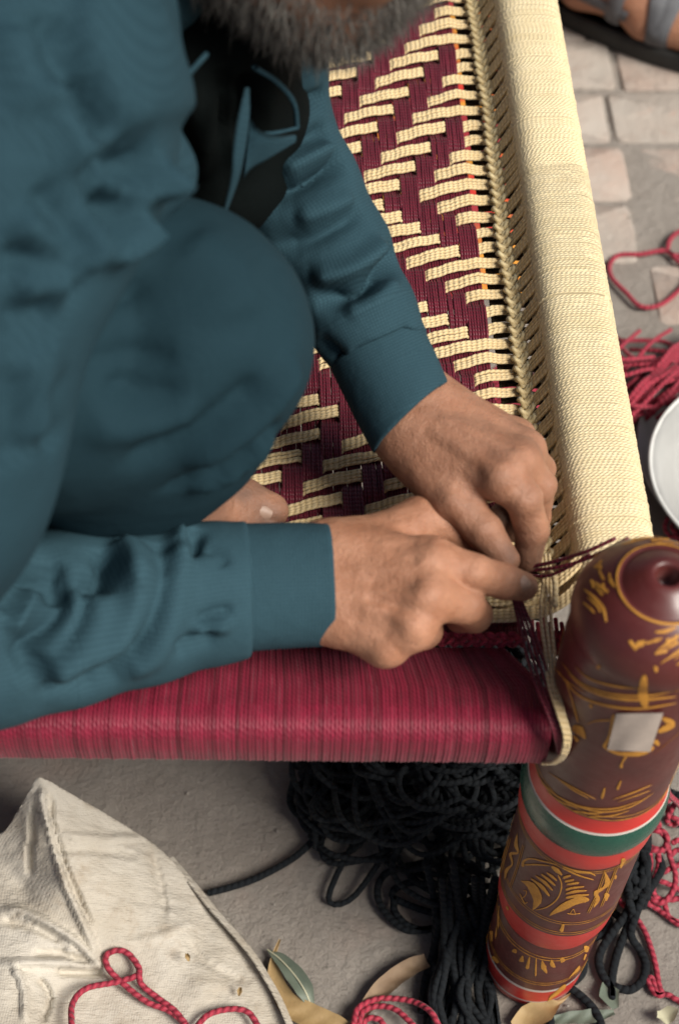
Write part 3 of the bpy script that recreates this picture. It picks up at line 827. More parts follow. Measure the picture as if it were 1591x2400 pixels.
Br = cbag([[P(1245 + 14 * k, 1450 + 10 * (k % 2), z=.405), P(1250 + 14 * k, 1500, z=.40), P(1258 + 12 * k, 1535 - 8 * (k % 2), z=.398), P(1262 + 13 * k, 1480, z=.404)] for k in range(6)], .0015)
Br.build('red_thread_tuft', M['red_yarn'], bed)

# ================================================================== THE WEAVER
PZ = lambda px, py, z: P(px, py, z=z)
PD = lambda px, py, d: P(px, py, d=d)
person = empty('person', (-.40, .12, .40))
tag(person, 'bearded person in teal shirt and trousers crouching on the web, both hands knotting cords', 'person')
def chain_sdf(segs, k):
    """segs: list of (a, b, ra, rb) ; smooth union"""
    def fn(p):
        o = None
        for a, b, ra, rb in segs:
            d = rcone(p, a, b, ra, rb); o = d if o is None else smin(o, d, k)
        return o
    return fn
def limb(pts, rs): return [(pts[i], pts[i + 1], rs[i], rs[i + 1]) for i in range(len(pts) - 1)]
def bbox(segs, pad=.012):
    q = np.array([s[0] - s[2] for s in segs] + [s[1] - s[3] for s in segs] + [s[0] + s[2] for s in segs] + [s[1] + s[3] for s in segs])
    return q.min(0) - pad, q.max(0) + pad
def hand_sdf(palm, fingers, kp=.016, kf=.0045, kj=.007):
    def fn(p):
        o = None
        for a, b, ra, rb in palm:
            d = rcone(p, a, b, ra, rb); o = d if o is None else smin(o, d, kp)
        fs = None
        for f in fingers:
            g = None
            for i, (a, b, ra, rb) in enumerate(f):
                d = rcone(p, a, b, ra, rb); g = d if g is None else smin(g, d, .003)
            fs = g if fs is None else smin(fs, g, .0012)
        return smin(o, fs, kj)
    return fn
def seg_list(fingers): return [s for f in fingers for s in f]

FOLD_K = 1.0
# ---- right hand (the lower one), seen from its back, thumb along the far edge
def R_(px, py, z): return PZ(px, py, z)
rw1, rw2 = R_(778, 1318, .482), R_(778, 1420, .478)
r_mcp = [R_(1008, 1318, .4985), R_(1000, 1398, .4985), R_(965, 1468, .489), R_(902, 1512, .475)]
rpalm = [(rw1, r_mcp[0], .0223, .0157), (rw1, r_mcp[1], .0214, .0142), (rw2, r_mcp[2], .0204, .0138), (rw2, r_mcp[3], .0176, .0128),
         (R_(690, 1340, .482), rw1, .0247, .0223), (R_(690, 1400, .482), rw2, .0218, .0185), (R_(860, 1290, .474), R_(965, 1240, .474), .0209, .0162), (R_(880, 1430, .468), R_(960, 1420, .468), .0190, .0152)]
rfing = [limb([R_(880, 1285, .478), R_(990, 1216, .481), R_(1066, 1240, .474), R_(1120, 1300, .456), R_(1165, 1345, .444)], [.0176, .0147, .0131, .0109, .0084]),
         limb([r_mcp[0], R_(1108, 1344, .4935), R_(1180, 1362, .478), R_(1226, 1374, .468)], [.0150, .0122, .0112, .0093]),
         limb([r_mcp[1], R_(1090, 1418, .482), R_(1112, 1442, .456), R_(1075, 1450, .438)], [.0142, .0122, .0109, .0093]),
         limb([r_mcp[2], R_(992, 1478, .460), R_(985, 1480, .440), R_(950, 1450, .432)], [.0135, .0116, .0104, .0090]),
         limb([r_mcp[3], R_(922, 1508, .452), R_(915, 1495, .438), R_(885, 1470, .432)], [.0125, .0103, .0093, .0081])]
rhand = hand_sdf(rpalm, rfing)
# ---- left hand (the upper one), palm down, thumb towards the lower left
lw1, lw2 = PZ(948, 995, .500), PZ(1008, 960, .500)
l_mcp = [PZ(1172, 1118, .512), PZ(1212, 1082, .508), PZ(1228, 1055, .496), PZ(1208, 1025, .482)]
lpalm = [(lw1, l_mcp[0], .0198, .0141), (lw1, l_mcp[1], .0194, .0132), (lw2, l_mcp[2], .0189, .0132), (lw2, l_mcp[3], .0180, .0123),
         (PZ(915, 910, .506), lw1, .0200, .0188), (PZ(945, 890, .506), lw2, .0200, .0185), (PZ(985, 1070, .492), PZ(1060, 1165, .490), .0194, .0150), (PZ(1070, 1060, .485), PZ(1150, 1080, .482), .0194, .0158)]
lfing = [limb([PZ(1000, 1090, .494), PZ(1062, 1172, .494), PZ(1132, 1243, .486), PZ(1186, 1312, .474)], [.0172, .0134, .0120, .0086]),
         limb([l_mcp[0], PZ(1226, 1168, .505), PZ(1246, 1242, .480), PZ(1236, 1308, .458)], [.0134, .0116, .0109, .0092]),
         limb([l_mcp[1], PZ(1262, 1138, .488), PZ(1252, 1210, .456), PZ(1205, 1240, .438)], [.0130, .0111, .0104, .0088]),
         limb([l_mcp[2], PZ(1262, 1100, .470), PZ(1235, 1160, .446), PZ(1172, 1212, .442)], [.0125, .0106, .0097, .0086]),
         limb([l_mcp[3], PZ(1235, 1070, .456), PZ(1200, 1120, .440), PZ(1150, 1150, .440)], [.0114, .0092, .0084, .0075])]
lhand = hand_sdf(lpalm, lfing)
body = Bag()
def add_body(fn, segs, h, dirt=None, extra=None, clip=None):
    lo, hi = bbox(segs)
    V, F = nets(fn, lo, hi, h)
    N = grad(fn, V)
    if extra: V = extra(V, N)
    d = dirt(V) if dirt else np.zeros(len(V))
    body.add(V, F, {'dirt': np.clip(d, 0, 1)})
def knuckles(specs):
    """specs: (point, amplitude, radius)"""
    def f(V, N):
        off = np.zeros(len(V))
        for c, a, r in specs:
            off += a * np.exp(-(np.linalg.norm(V - c, axis=1) / r) ** 2)
        return V + N * off[:, None]
    return f
def lines(fn, V, N, specs):
    return folds(fn, V, N, specs)
def rextra(V, N):
    V = knuckles([(R_(1008, 1318, .512), .0022, .009), (R_(1000, 1398, .512), .0026, .009), (R_(965, 1468, .502), .0022, .008), (R_(1068, 1225, .485), .0022, .009),
                  (R_(905, 1530, .482), .0020, .009), (R_(1108, 1344, .505), .0016, .007), (R_(880, 1230, .495), .0010, .014)])(V, N)
    V = folds(rhand, V, N, [([(800, 1345), (880, 1340), (960, 1335), (1005, 1325)], .0013, .0045), ([(820, 1380), (900, 1392), (960, 1402), (1000, 1405)], .0019, .0042), ([(830, 1420), (890, 1430), (950, 1455), (975, 1470)], .0022, .0042),
                            ([(850, 1355), (930, 1368), (990, 1375)], -.0014, .005), ([(850, 1400), (920, 1418), (985, 1440)], -.0022, .0042), ([(820, 1450), (870, 1470), (915, 1500)], -.0012, .005),
                            ([(860, 1260), (930, 1240), (1000, 1225)], .0010, .006), ([(900, 1290), (960, 1275), (1020, 1275)], -.0014, .007),
                            ([(1040, 1265), (1060, 1285), (1085, 1305)], -.0016, .003), ([(1100, 1325), (1105, 1350), (1098, 1375)], -.0007, .0018), ([(1112, 1322), (1118, 1350), (1112, 1380)], -.0007, .0018), ([(1178, 1345), (1182, 1362), (1178, 1385)], -.0006, .0016)])
    return V + N * (.00035 * noise3(V, 240, 5, 2))[:, None]
def lextra(V, N):
    V = knuckles([(PZ(1172, 1118, .525), .0022, .010), (PZ(1215, 1078, .522), .0024, .009), (PZ(1230, 1050, .508), .0020, .008), (PZ(1226, 1168, .518), .0012, .008), (PZ(1066, 1170, .507), .0016, .009), (PZ(1132, 1240, .498), .0012, .007)])(V, N)
    V = folds(lhand, V, N, [([(1000, 1000), (1070, 1040), (1150, 1090)], .0012, .0045), ([(1020, 975), (1100, 1010), (1190, 1060)], .0014, .0042), ([(1010, 1035), (1080, 1080), (1140, 1125)], -.0010, .005), ([(1060, 1010), (1130, 1045), (1185, 1085)], -.0012, .004),
                            ([(1060, 1140), (1080, 1150), (1105, 1175)], -.0016, .006), ([(1195, 1140), (1220, 1150), (1250, 1150)], -.0012, .0022), ([(1200, 1165), (1230, 1172), (1258, 1165)], -.0010, .0018),
                            ([(1205, 1245), (1235, 1250), (1268, 1240)], -.0012, .002), ([(1110, 1235), (1130, 1228), (1150, 1215)], -.0008, .002), ([(1120, 1250), (1140, 1243), (1160, 1228)], -.0008, .002)])
    return V + N * (.00035 * noise3(V, 240, 6, 2))[:, None]
def dirt_at(specs, base=.0, seed=1):
    def f(V):
        o = np.full(len(V), base)
        for c, r, a in specs: o = np.maximum(o, a * np.exp(-(np.linalg.norm(V - c, axis=1) / r) ** 2))
        return np.clip(o * (1 + .5 * noise3(V, 260, seed, 2)) + .06 * noise3(V, 90, seed + 3, 2), 0, .9)
    return f
rs = rpalm + seg_list(rfing); ls = lpalm + seg_list(lfing)
add_body(rhand, rs, .0017, dirt_at([(R_(1205, 1370, .47), .030, .42), (R_(1112, 1442, .456), .018, .35), (R_(1030, 1480, .46), .02, .3), (R_(1068, 1235, .475), .012, .25)], .02), rextra)
add_body(lhand, ls, .0017, dirt_at([(PZ(1238, 1285, .465), .034, .55), (PZ(1186, 1305, .474), .030, .5), (PZ(1180, 1215, .442), .03, .7), (PZ(1210, 1150, .46), .04, .4), (PZ(950, 1000, .51), .03, .22)], .24), lextra)
# ---- bare right foot on the web
FZ = .424
ft = [PZ(250, 1205, FZ + .050), PZ(400, 1190, FZ + .036), PZ(520, 1180, FZ + .022)]
fsegs = limb(ft, [.036, .030, .021]) + [(PZ(290, 1130, .52), ft[0], .034, .036), (PZ(120, 1215, FZ + .03), ft[0], .03, .034), (PZ(300, 1250, FZ + .022), PZ(520, 1245, FZ + .012), .024, .016)]
toes = [limb([PZ(505, 1180, FZ + .020), PZ(575, 1178, FZ + .018), PZ(632, 1198, FZ + .012)], [.0185, .0150, .0125]),
        limb([PZ(510, 1215, FZ + .016), PZ(580, 1222, FZ + .014), PZ(620, 1238, FZ + .008)], [.0135, .0105, .0092]),
        limb([PZ(505, 1240, FZ + .014), PZ(570, 1252, FZ + .012), PZ(605, 1264, FZ + .008)], [.0125, .0098, .0088]),
        limb([PZ(495, 1258, FZ + .013), PZ(550, 1276, FZ + .010), PZ(582, 1286, FZ + .007)], [.0118, .0092, .0082]),
        limb([PZ(480, 1275, FZ + .012), PZ(525, 1298, FZ + .009), PZ(550, 1306, FZ + .007)], [.0110, .0088, .0078])]
foot = hand_sdf(fsegs, toes, .02, .004, .008)
def fextra(V, N):
    V = folds(foot, V, N, [([(545, 1165), (548, 1185), (540, 1210)], -.0014, .003), ([(560, 1163), (565, 1185), (556, 1208)], -.0010, .0025), ([(440, 1170), (500, 1178), (560, 1180)], .0014, .006)])
    return V + N * (.0004 * noise3(V, 220, 8, 2))[:, None]
add_body(foot, fsegs + seg_list(toes), .0026, dirt_at([(PZ(565, 1180, .44), .030, .85), (PZ(560, 1250, .435), .04, .8)], .58, 5), fextra)
# ---- head, bowed and turned to the work
HC = PD(690, -420, .86)
HF = nz(np.array([.90, -.18, -.38])); HU = np.array([.55, -.12, .83]); HU = nz(HU - HF * (HU @ HF)); HS = np.cross(HF, HU)   # HS = the person's right
FR = np.array([HF, HS, HU])
hp = lambda f, s, u: HC + HF * f + HS * s + HU * u
def head(p):
    o = ellip(p, hp(-.012, 0, .020), (.098, .076, .090), FR)
    o = smin(o, ellip(p, hp(.035, 0, -.045), (.060, .060, .068), FR), .03)
    o = smin(o, ellip(p, hp(.060, 0, -.088), (.030, .032, .024), FR), .03)            # chin
    for s in (-1, 1):
        o = smin(o, ellip(p, hp(.062, s * .040, -.020), (.024, .026, .022), FR), .02)     # cheekbones
        o = smin(o, ellip(p, hp(-.005, s * .078, -.010), (.018, .010, .032), FR), .006)   # ears
        o = smin(o, rcone(p, hp(.083, s * .012, .020), hp(.074, s * .048, .022), .010, .008), .012)  # brow
        o = smax(o, -ellip(p, hp(.096, s * .032, .004), (.013, .017, .011), FR), .010)      # eye sockets
        o = smin(o, ellip(p, hp(.076, s * .032, .003), (.013, .014, .012), FR), .003)       # eyes
    o = smin(o, rcone(p, hp(.088, 0, .012), hp(.116, 0, -.028), .008, .012), .008)      # nose
    for s in (-1, 1): o = smin(o, ellip(p, hp(.102, s * .014, -.030), (.010, .008, .008), FR), .005)
    o = smin(o, rcone(p, hp(.088, -.018, -.062), hp(.088, .018, -.062), .008, .008), .006)   # lips
    o = smin(o, rcone(p, hp(.090, -.014, -.055), hp(.090, .014, -.055), .006, .006), .003)
    o = smin(o, rcone(p, hp(-.035, 0, -.055), PD(200, -260, .93), .056, .064), .03)        # neck
    return o
V, F = nets(head, HC - [.22, .17, .17], HC + [.16, .16, .16], .0038)
Nh = grad(head, V)
body.add(V, F, {'dirt': np.clip(.12 + .12 * noise3(V, 70, 9, 2), 0, .4)})
# ---- trunk and limbs under the clothes
neck = PD(200, -260, .93); pelvis = PD(-420, 1000, .98); chest = PD(-130, 180, .90)
r_sh = PD(-200, 330, .83); r_el = PZ(-170, 1490, .505); l_sh = PD(420, 60, 1.02); l_el = PZ(625, 315, .612)
knee = PD(440, 790, .93); hipr = PD(-250, 800, .93); ankle = PZ(290, 1150, .50)
tsegs = [(pelvis, chest, .085, .085), (chest, neck, .08, .05), (chest, r_sh, .06, .045), (r_sh, r_el, .030, .020), (r_el, R_(690, 1370, .482), .012, .020), (chest, l_sh, .06, .045), (l_sh, l_el, .022, .012),
         (l_el, PZ(925, 905, .508), .011, .018), (pelvis, hipr, .08, .06), (hipr, knee, .055, .040), (knee, ankle, .040, .032), (pelvis, PD(265, 690, 1.05), .06, .036), (PD(265, 690, 1.05), PZ(330, 815, .455), .036, .032), (PZ(330, 815, .450), PZ(470, 815, .436), .030, .018)]
tr = chain_sdf(tsegs, .03)
lo, hi = bbox(tsegs); V, F = nets(tr, lo, hi, .012, 1)
body.add(V, F, {'dirt': np.zeros(len(V))})
body_o = body.build('body', M['skin'], person)
# toe nail and finger nails
def nail(c, t, n, L, W, name='nail'):
    t = nz(t); n = nz(n - t * (n @ t)); s = np.cross(t, n); rows = []
    for u in np.linspace(-1, 1, 7):
        for v in np.linspace(-1, 1, 7):
            w = 1 - .25 * max(u, 0) ** 2
            rows.append(c + t * u * L * (1 - .12 * v * v) + s * v * W * w - n * (.55 * W * v * v + .0012 * u * u))
    return obj(name, rows, grid_faces(7, 7), M['nail'], body_o)
def nail_on(fn, px, py, tdir, L, W):
    c = hit(fn, px, py); n = grad(fn, c[None])[0]
    nail(c + n * .0014, tdir, n, L, W)
nail_on(foot, 607, 1196, PZ(632, 1198, FZ + .012) - PZ(575, 1178, FZ + .018), .0088, .0082)
nail_on(rhand, 1228, 1366, R_(1226, 1374, .468) - R_(1180, 1362, .478), .0055, .0050)
nail_on(lhand, 1180, 1296, PZ(1186, 1312, .474) - PZ(1132, 1243, .486), .0065, .0056)
# ---- hair and beard: thousands of short tapered hairs rooted on the head
def hair_on(name, mask, count, length, seed, droop, rad=.00035, curl=.3):
    r = np.random.default_rng(seed)
    q = (Vh - HC) @ FR.T
    w = mask(q); idx = r.choice(len(Vh), count, p=w / w.sum())
    root = Vh[idx] + r.normal(0, .0015, (count, 3)); n = Nh[idx]
    dirv = n * (1 - droop) + np.array([0, 0, -1]) * droop + HF * .1 + r.normal(0, curl, (count, 3)); dirv /= np.linalg.norm(dirv, axis=1, keepdims=True)
    L = length * r.uniform(.6, 1.25, count)
    t = np.linspace(0, 1, 5)
    bend = r.normal(0, .25, (count, 3)) + np.array([0, 0, -.35])
    pts = root[:, None] + (dirv[:, None] * t[None, :, None] + bend[:, None] * (t ** 2)[None, :, None]) * L[:, None, None]
    V_, F_, at = tubes(pts, np.broadcast_to(rad * (1.05 - t), (count, 5)), 3)
    return obj(name, V_, F_, M['hair'], person, True)
Vh = V_head = None
Vh, _F = nets(head, HC - [.22, .17, .17], HC + [.16, .16, .16], .006, 1); Nh = grad(head, Vh)
g = lambda x, a, b: np.clip((x - a) / (b - a), 0, 1)
beard_mask = lambda q: (g(q[:, 2], -.036, -.062) * g(q[:, 0], -.02, .012) * g(q[:, 0], .115, .098) * (1 - .97 * np.exp(-((q[:, 0] - .094) ** 2 + q[:, 1] ** 2 + (q[:, 2] + .060) ** 2) / .012 ** 2))) + 1e-6
hair_on('beard', beard_mask, 5200, .0095, 3, .3, .00040)
scalp = lambda q: (g(q[:, 2] + .55 * -q[:, 0] * .9, .015, .04)) + 1e-7
hair_on('hair', scalp, 7000, .016, 4, .05, .0004)
mous = lambda q: np.exp(-((q[:, 0] - .095) ** 2 / .012 ** 2 + (q[:, 2] + .046) ** 2 / .006 ** 2 + q[:, 1] ** 2 / .026 ** 2)) + 1e-9
hair_on('moustache', mous, 1200, .014, 5, .5, .0004)

# ---- clothes
def arm_fab(V, axis):
    """cloth coordinates: metres along the limb and round it"""
    best, t = dist_poly(V, axis); L = np.concatenate([[0], np.cumsum(np.linalg.norm(np.diff(axis, axis=0), axis=1))])
    k = t * (len(axis) - 1); u = np.interp(k, np.arange(len(axis)), L)
    i = np.clip(k.astype(int), 0, len(axis) - 2); fr = (k - i)[:, None]
    c = axis[i] * (1 - fr) + axis[i + 1] * fr; T = axis[i + 1] - axis[i]; T /= np.linalg.norm(T, axis=1, keepdims=True)
    A = np.cross(T, [0, 0, 1.]); A /= np.linalg.norm(A, axis=1, keepdims=True); Bv = np.cross(A, T)
    r = V - c; ang = np.arctan2((r * A).sum(1), (r * Bv).sum(1))
    return np.column_stack([u, ang * .036, np.zeros(len(V))])
def flat_fab(V): return np.column_stack([V[:, 0] * .8 + V[:, 2] * .6, V[:, 1] * .9 - V[:, 2] * .45, np.zeros(len(V))])
FOLD_K = 3.3
def cloth(name, fn, lo, hi, h, mat, parent, fabf, specs=(), nz_amp=.0006, nz_sc=60, post=None, seed=1):
    V, F = nets(fn, lo, hi, h); N = grad(fn, V, 1e-3)
    if specs: V = folds(fn, V, N, specs)
    V = V + N * (nz_amp * noise3(V, nz_sc, seed, 3))[:, None]
    if post: V = post(V, N)
    return obj(name, V, F, mat, parent, True, {'fab': fabf(V)})
def cut(fn, c, n, k=.002):
    n = nz(np.asarray(n)); return lambda p: smax(fn(p), (p - c) @ n, k)
# right sleeve with its cuff
ra = [PZ(-190, 1500, .512), PZ(-40, 1480, .506), PZ(140, 1452, .500), PZ(330, 1420, .492), PZ(500, 1390, .486), PZ(620, 1375, .482), PZ(772, 1370, .480)]
rr = [.062, .057, .0525, .0470, .0425, .0395, .0375]
rs_segs = limb(ra, rr) + [(r_sh, ra[0], .075, .060)]
rs_f = chain_sdf(rs_segs, .008)
def cx1(x, y): return (x * .5102, 1200 + y * .5102)
rend = ra[6]; rdir = ra[6] - ra[5]
def rsl(p):
    a = smax(rs_f(p), (p - (rend - nz(rdir) * .050)) @ nz(rdir), .003)
    return a
LO, HI = bbox(rs_segs); HI[2] = min(HI[2], .66)
RF = [([cx1(740, 150), cx1(742, 300), cx1(700, 480), cx1(610, 640), cx1(450, 740), cx1(250, 790)], -.0090, .0125), ([cx1(790, 180), cx1(785, 330), cx1(750, 500), cx1(660, 660), cx1(520, 740)], .0045, .012),
      ([cx1(680, 160), cx1(670, 330), cx1(620, 500), cx1(500, 640), cx1(320, 720), cx1(150, 770)], .0055, .014), ([cx1(470, 160), cx1(490, 270), cx1(470, 370)], -.0065, .007), ([cx1(400, 240), cx1(405, 400), cx1(355, 540), cx1(240, 650), cx1(60, 740)], -.0070, .0115),
      ([cx1(440, 330), cx1(420, 480), cx1(330, 620), cx1(150, 720)], .0045, .009), ([cx1(350, 280), cx1(345, 430), cx1(260, 570), cx1(100, 690)], .0040, .008), ([cx1(300, 260), cx1(292, 430), cx1(205, 560), cx1(40, 680)], -.006, .0095),
      ([cx1(240, 210), cx1(242, 320), cx1(235, 420)], -.0065, .0065), ([cx1(200, 240), cx1(130, 320), cx1(60, 405), cx1(20, 470)], -.0065, .007), ([cx1(160, 330), cx1(110, 420), cx1(30, 560)], .004, .008),
      ([cx1(180, 805), cx1(320, 790), cx1(460, 765)], -.004, .006), ([cx1(870, 90), cx1(895, 150), cx1(840, 205)], -.006, .005), ([cx1(830, 60), cx1(830, 160), cx1(800, 260)], .004, .007),
      ([cx1(900, 505), cx1(980, 465), cx1(1070, 450)], -.0028, .004), ([cx1(880, 560), cx1(980, 520), cx1(1060, 500)], .0022, .006), ([cx1(800, 640), cx1(880, 590), cx1(1000, 560)], -.003, .006), ([cx1(560, 140), cx1(600, 240), cx1(590, 380)], .003, .010), ([cx1(940, 160), cx1(1000, 190), cx1(1040, 260)], -.002, .004)]
shirt_parts = []
rax = np.array(ra)
# torso of the shirt comes first so that the sleeves are its sub-parts
def T_(px, py, d, r): return (PD(px, py, d), r)
tl = [T_(-120, -260, .86, .100), T_(-90, 60, .83, .102), T_(-95, 300, .81, .0985), T_(-150, 480, .80, .0885), T_(-225, 700, .795, .0795), T_(-245, 950, .81, .0775), T_(-270, 1120, .83, .075), T_(-330, 1290, .87, .074)]
tb = [T_(-420, -150, .93, .12), T_(-420, 500, .96, .13), T_(-480, 1000, 1.00, .12)]
sh_segs = [(tl[i][0], tl[i + 1][0], tl[i][1], tl[i + 1][1]) for i in range(len(tl) - 1)] + [(tb[i][0], tb[i + 1][0], tb[i][1], tb[i + 1][1]) for i in range(2)]
sh_segs += [(PD(200, 320, .87), PD(330, 405, .875), .040, .016), (PD(330, 405, .875), PD(392, 405, .88), .016, .012), (PD(120, 430, .86), PD(270, 545, .88), .034, .012),
            (PD(150, -150, .90), PD(350, -60, .93), .060, .035)]
torso_f = chain_sdf(sh_segs, .028)
def cxa(x, y): return (x * .5102, y * .5102)
TF = [([cxa(470, 740), cxa(540, 850), cxa(620, 880), cxa(700, 830), cxa(770, 820)], .0075, .0075), ([cxa(520, 700), cxa(580, 790), cxa(640, 810), cxa(720, 770)], -.010, .012), ([cxa(430, 680), cxa(470, 820), cxa(540, 930), cxa(620, 950)], -.0070, .009),
      ([cxa(650, 950), cxa(600, 1060), cxa(520, 1130), cxa(420, 1090), cxa(330, 1040)], .0065, .008), ([cxa(520, 980), cxa(500, 1050), cxa(420, 1010)], -.0075, .012), ([cxa(340, 330), cxa(380, 450), cxa(430, 560), cxa(450, 640)], -.0075, .010),
      ([cxa(300, 380), cxa(320, 520), cxa(380, 660), cxa(420, 760)], .0035, .012), ([cxa(200, 60), cxa(240, 220), cxa(330, 380)], -.0055, .013), ([cxa(100, 100), cxa(140, 300), cxa(240, 500)], .0035, .016),
      ([cxa(150, 860), cxa(260, 1000), cxa(380, 1120)], -.005, .010), ([cxa(60, 960), cxa(180, 1080), cxa(330, 1180), cxa(400, 1200)], .0045, .011), ([cxa(0, 1170), cxa(150, 1190), cxa(350, 1230)], -.0045, .010),
      ([cxa(340, 1230), cxa(330, 1310), cxa(260, 1330)], -.004, .008), ([cxa(60, 1330), cxa(200, 1290), cxa(330, 1320)], .004, .010), ([cxa(0, 1480), cxa(120, 1440), cxa(250, 1420)], -.0035, .013), ([cxa(100, 1600), cxa(160, 1800), cxa(170, 2050)], .0030, .016), ([cxa(30, 1650), cxa(60, 1900), cxa(60, 2150)], -.0032, .015),
      ([cxa(230, 1700), cxa(240, 1900), cxa(230, 2100)], -.0025, .010)]
fl_poly = np.array([cxa(380, -60), cxa(330, 120), cxa(400, 420), cxa(470, 570), cxa(640, 572), cxa(800, 535), cxa(905, 505), cxa(860, 380), cxa(790, 180), cxa(700, -60)])
def in_poly(q, poly):
    x, y = q[:, 0], q[:, 1]; ins = np.zeros(len(q), bool); j = len(poly) - 1
    for i in range(len(poly)):
        xi, yi = poly[i]; xj, yj = poly[j]
        c = ((yi > y) != (yj > y)) & (x < (xj - xi) * (y - yi) / (yj - yi + 1e-12) + xi)
        ins ^= c; j = i
    return ins
def pocket(V, N):
    q = PX(V); facing = (N * (CAM - V)).sum(1) > 0
    sd = np.full(len(V), 9e9)
    for i in range(len(fl_poly)):
        a, b = fl_poly[i], fl_poly[(i + 1) % len(fl_poly)]; ba = b - a
        h = np.clip((q[:, :2] - a) @ ba / (ba @ ba), 0, 1); sd = np.minimum(sd, np.linalg.norm(q[:, :2] - a - h[:, None] * ba, axis=1))
    s = np.where(in_poly(q, fl_poly), sd, -sd)
    k = 1 / (1 + np.exp(-np.clip(s / 9, -30, 30)))
    return V + N * (.0075 * k * facing)[:, None]
lo, hi = bbox(sh_segs, .02); lo[0] = max(lo[0], -.62)
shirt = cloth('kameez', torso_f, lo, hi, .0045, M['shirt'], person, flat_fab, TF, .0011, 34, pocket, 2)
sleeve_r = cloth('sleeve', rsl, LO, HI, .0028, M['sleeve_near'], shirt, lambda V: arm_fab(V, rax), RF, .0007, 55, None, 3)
def cuff(name, wrist, back, r0, r1, axis, fn, specs, wall=.0016, seed=1, lenb=.052, tilt=(0, 0, 0)):
    d = nz(wrist - back); a = wrist - d * lenb; dm = nz(d + np.array(tilt))
    def f(p):
        o = rcone(p, a - d * .02, wrist + d * .02, r0, r1)
        o = smax(o, (p - wrist) @ dm, .0012); o = smax(o, (a - p) @ d, .0012)
        i = rcone(p, a - d * .02, wrist + d * .03, r0 - .0052, r1 - .0046)
        return smax(o, -smax(i, (wrist - d * .020 - p) @ d, .001), .0012)
    lo_ = np.minimum(a, wrist) - .05; hi_ = np.maximum(a, wrist) + .05
    V, F = nets(f, lo_, hi_, .0018); N = grad(f, V)
    V = V + N * (.0006 * noise3(V, 75, seed, 3))[:, None]
    return obj(name, V, F, M['sleeve'] if axis is not rax else M['sleeve_near'], shirt, True, {'fab': arm_fab(V, axis)})
cuff('cuff', ra[6], ra[5], .0400, .0378, rax, rs_f, (), seed=4, lenb=.0565)
# left sleeve
la = [PZ(600, 150, .66), PZ(620, 310, .618), PZ(692, 450, .590), PZ(780, 600, .562), PZ(846, 740, .540), PZ(908, 868, .518), PZ(962, 980, .505)]
lr = [.045, .0435, .0420, .0390, .0352, .0328, .0310]
ls_segs = limb(la, lr) + [(l_sh, la[0], .055, .044)]
ls_f = chain_sdf(ls_segs, .008); ldir = nz(la[6] - la[5])
def lsl(p): return smax(ls_f(p), (p - (la[6] - ldir * .046)) @ ldir, .003)
lax = np.array(la)
LF = [([(930, 585), (895, 640), (830, 685), (730, 705)], -.0085, .0075), ([(900, 570), (860, 610), (800, 640), (730, 650)], .0040, .008), ([(925, 640), (880, 690), (800, 730)], .0025, .007), ([(845, 490), (800, 520), (730, 560), (640, 580)], -.004, .007), ([(830, 470), (770, 490), (690, 510)], .0025, .008),
      ([(805, 365), (765, 400), (690, 445), (600, 475)], -.0075, .007), ([(785, 350), (730, 370), (660, 410)], .0035, .008), ([(770, 300), (720, 330), (650, 345)], -.004, .006), ([(765, 220), (720, 240), (660, 250)], -.004, .006), ([(965, 760), (900, 800), (820, 830)], -.0022, .006), ([(740, 800), (790, 850), (850, 900)], -.003, .009)]
lo, hi = bbox(ls_segs)
cloth('sleeve', lsl, lo, hi, .0028, M['sleeve'], shirt, lambda V: arm_fab(V, lax), LF, .0007, 55, None, 6)
cuff('cuff', la[6], la[5], .0338, .0315, lax, ls_f, (), seed=7, lenb=.052, tilt=(.35, .1, 0))
# open neck of the shirt: an added near-black form for the shade inside, the button placket hanging free, a corner of the front panel
us = [(PD(470, 120, 1.0), PD(500, 300, 1.05), .050, .050), (PD(500, 300, 1.05), PD(540, 430, 1.06), .050, .034), (PD(585, 180, 1.03), PD(635, 258, 1.04), .036, .022), (PD(420, 0, 1.0), PD(470, 120, 1.0), .06, .050)]
lo, hi = bbox(us); cloth('neck_shade_form', chain_sdf(us, .02), lo, hi, .006, M['neck_shade'], person, flat_fab, [([(520, 150), (530, 300), (520, 430)], -.008, .008), ([(580, 170), (600, 260), (570, 360)], -.008, .008), ([(470, 200), (490, 320), (500, 420)], .005, .01)])
def strip(name, mid, w, mat, parent, th=.0012, bulge=.0, dz=None):
    """cloth ribbon through world points, width vectors given"""
    c = catmull(mid, 8); W = catmull(w, 8); rows = []
    for sgn in (1, -1):
        for u in np.linspace(-1, 1, 7):
            off = np.cross(np.gradient(c, axis=0), W); off /= np.linalg.norm(off, axis=1, keepdims=True) + 1e-9
            rows.append(c + W * u + off * (th * sgn * math.sqrt(max(0, 1 - u ** 6)) + bulge * (1 - u * u)))
    G_ = np.array(rows[:7] + rows[:6:-1]); n = G_.shape[1]
    return obj(name, G_.reshape(-1, 3), grid_faces(14, n, wrap_u=True), mat, parent, True, {'fab': flat_fab(G_.reshape(-1, 3))})
pm = [(578, 205), (572, 270), (562, 340), (552, 410), (528, 490)]
pd = [.93, .93, .935, .945, .96]
wpx = [3, 13, 15, 10, 3]
mid = [PD(a, b, d) for (a, b), d in zip(pm, pd)]; wv_ = [PD(a + w, b, d + .006) - PD(a, b, d) for (a, b), d, w in zip(pm, pd, wpx)]
strip('placket', mid, wv_, M['shirt'], shirt)
pm = [(590, 322), (640, 318), (692, 306)]; pd = [.955, .965, .985]
mid = [PD(585, 316, .955), PD(640, 312, .965), PD(694, 300, .985)]
strip('collar_edge', mid, [PD(a, b + 5, d) - PD(a, b, d) for (a, b), d in zip(pm, pd)], M['shirt'], shirt, .002)
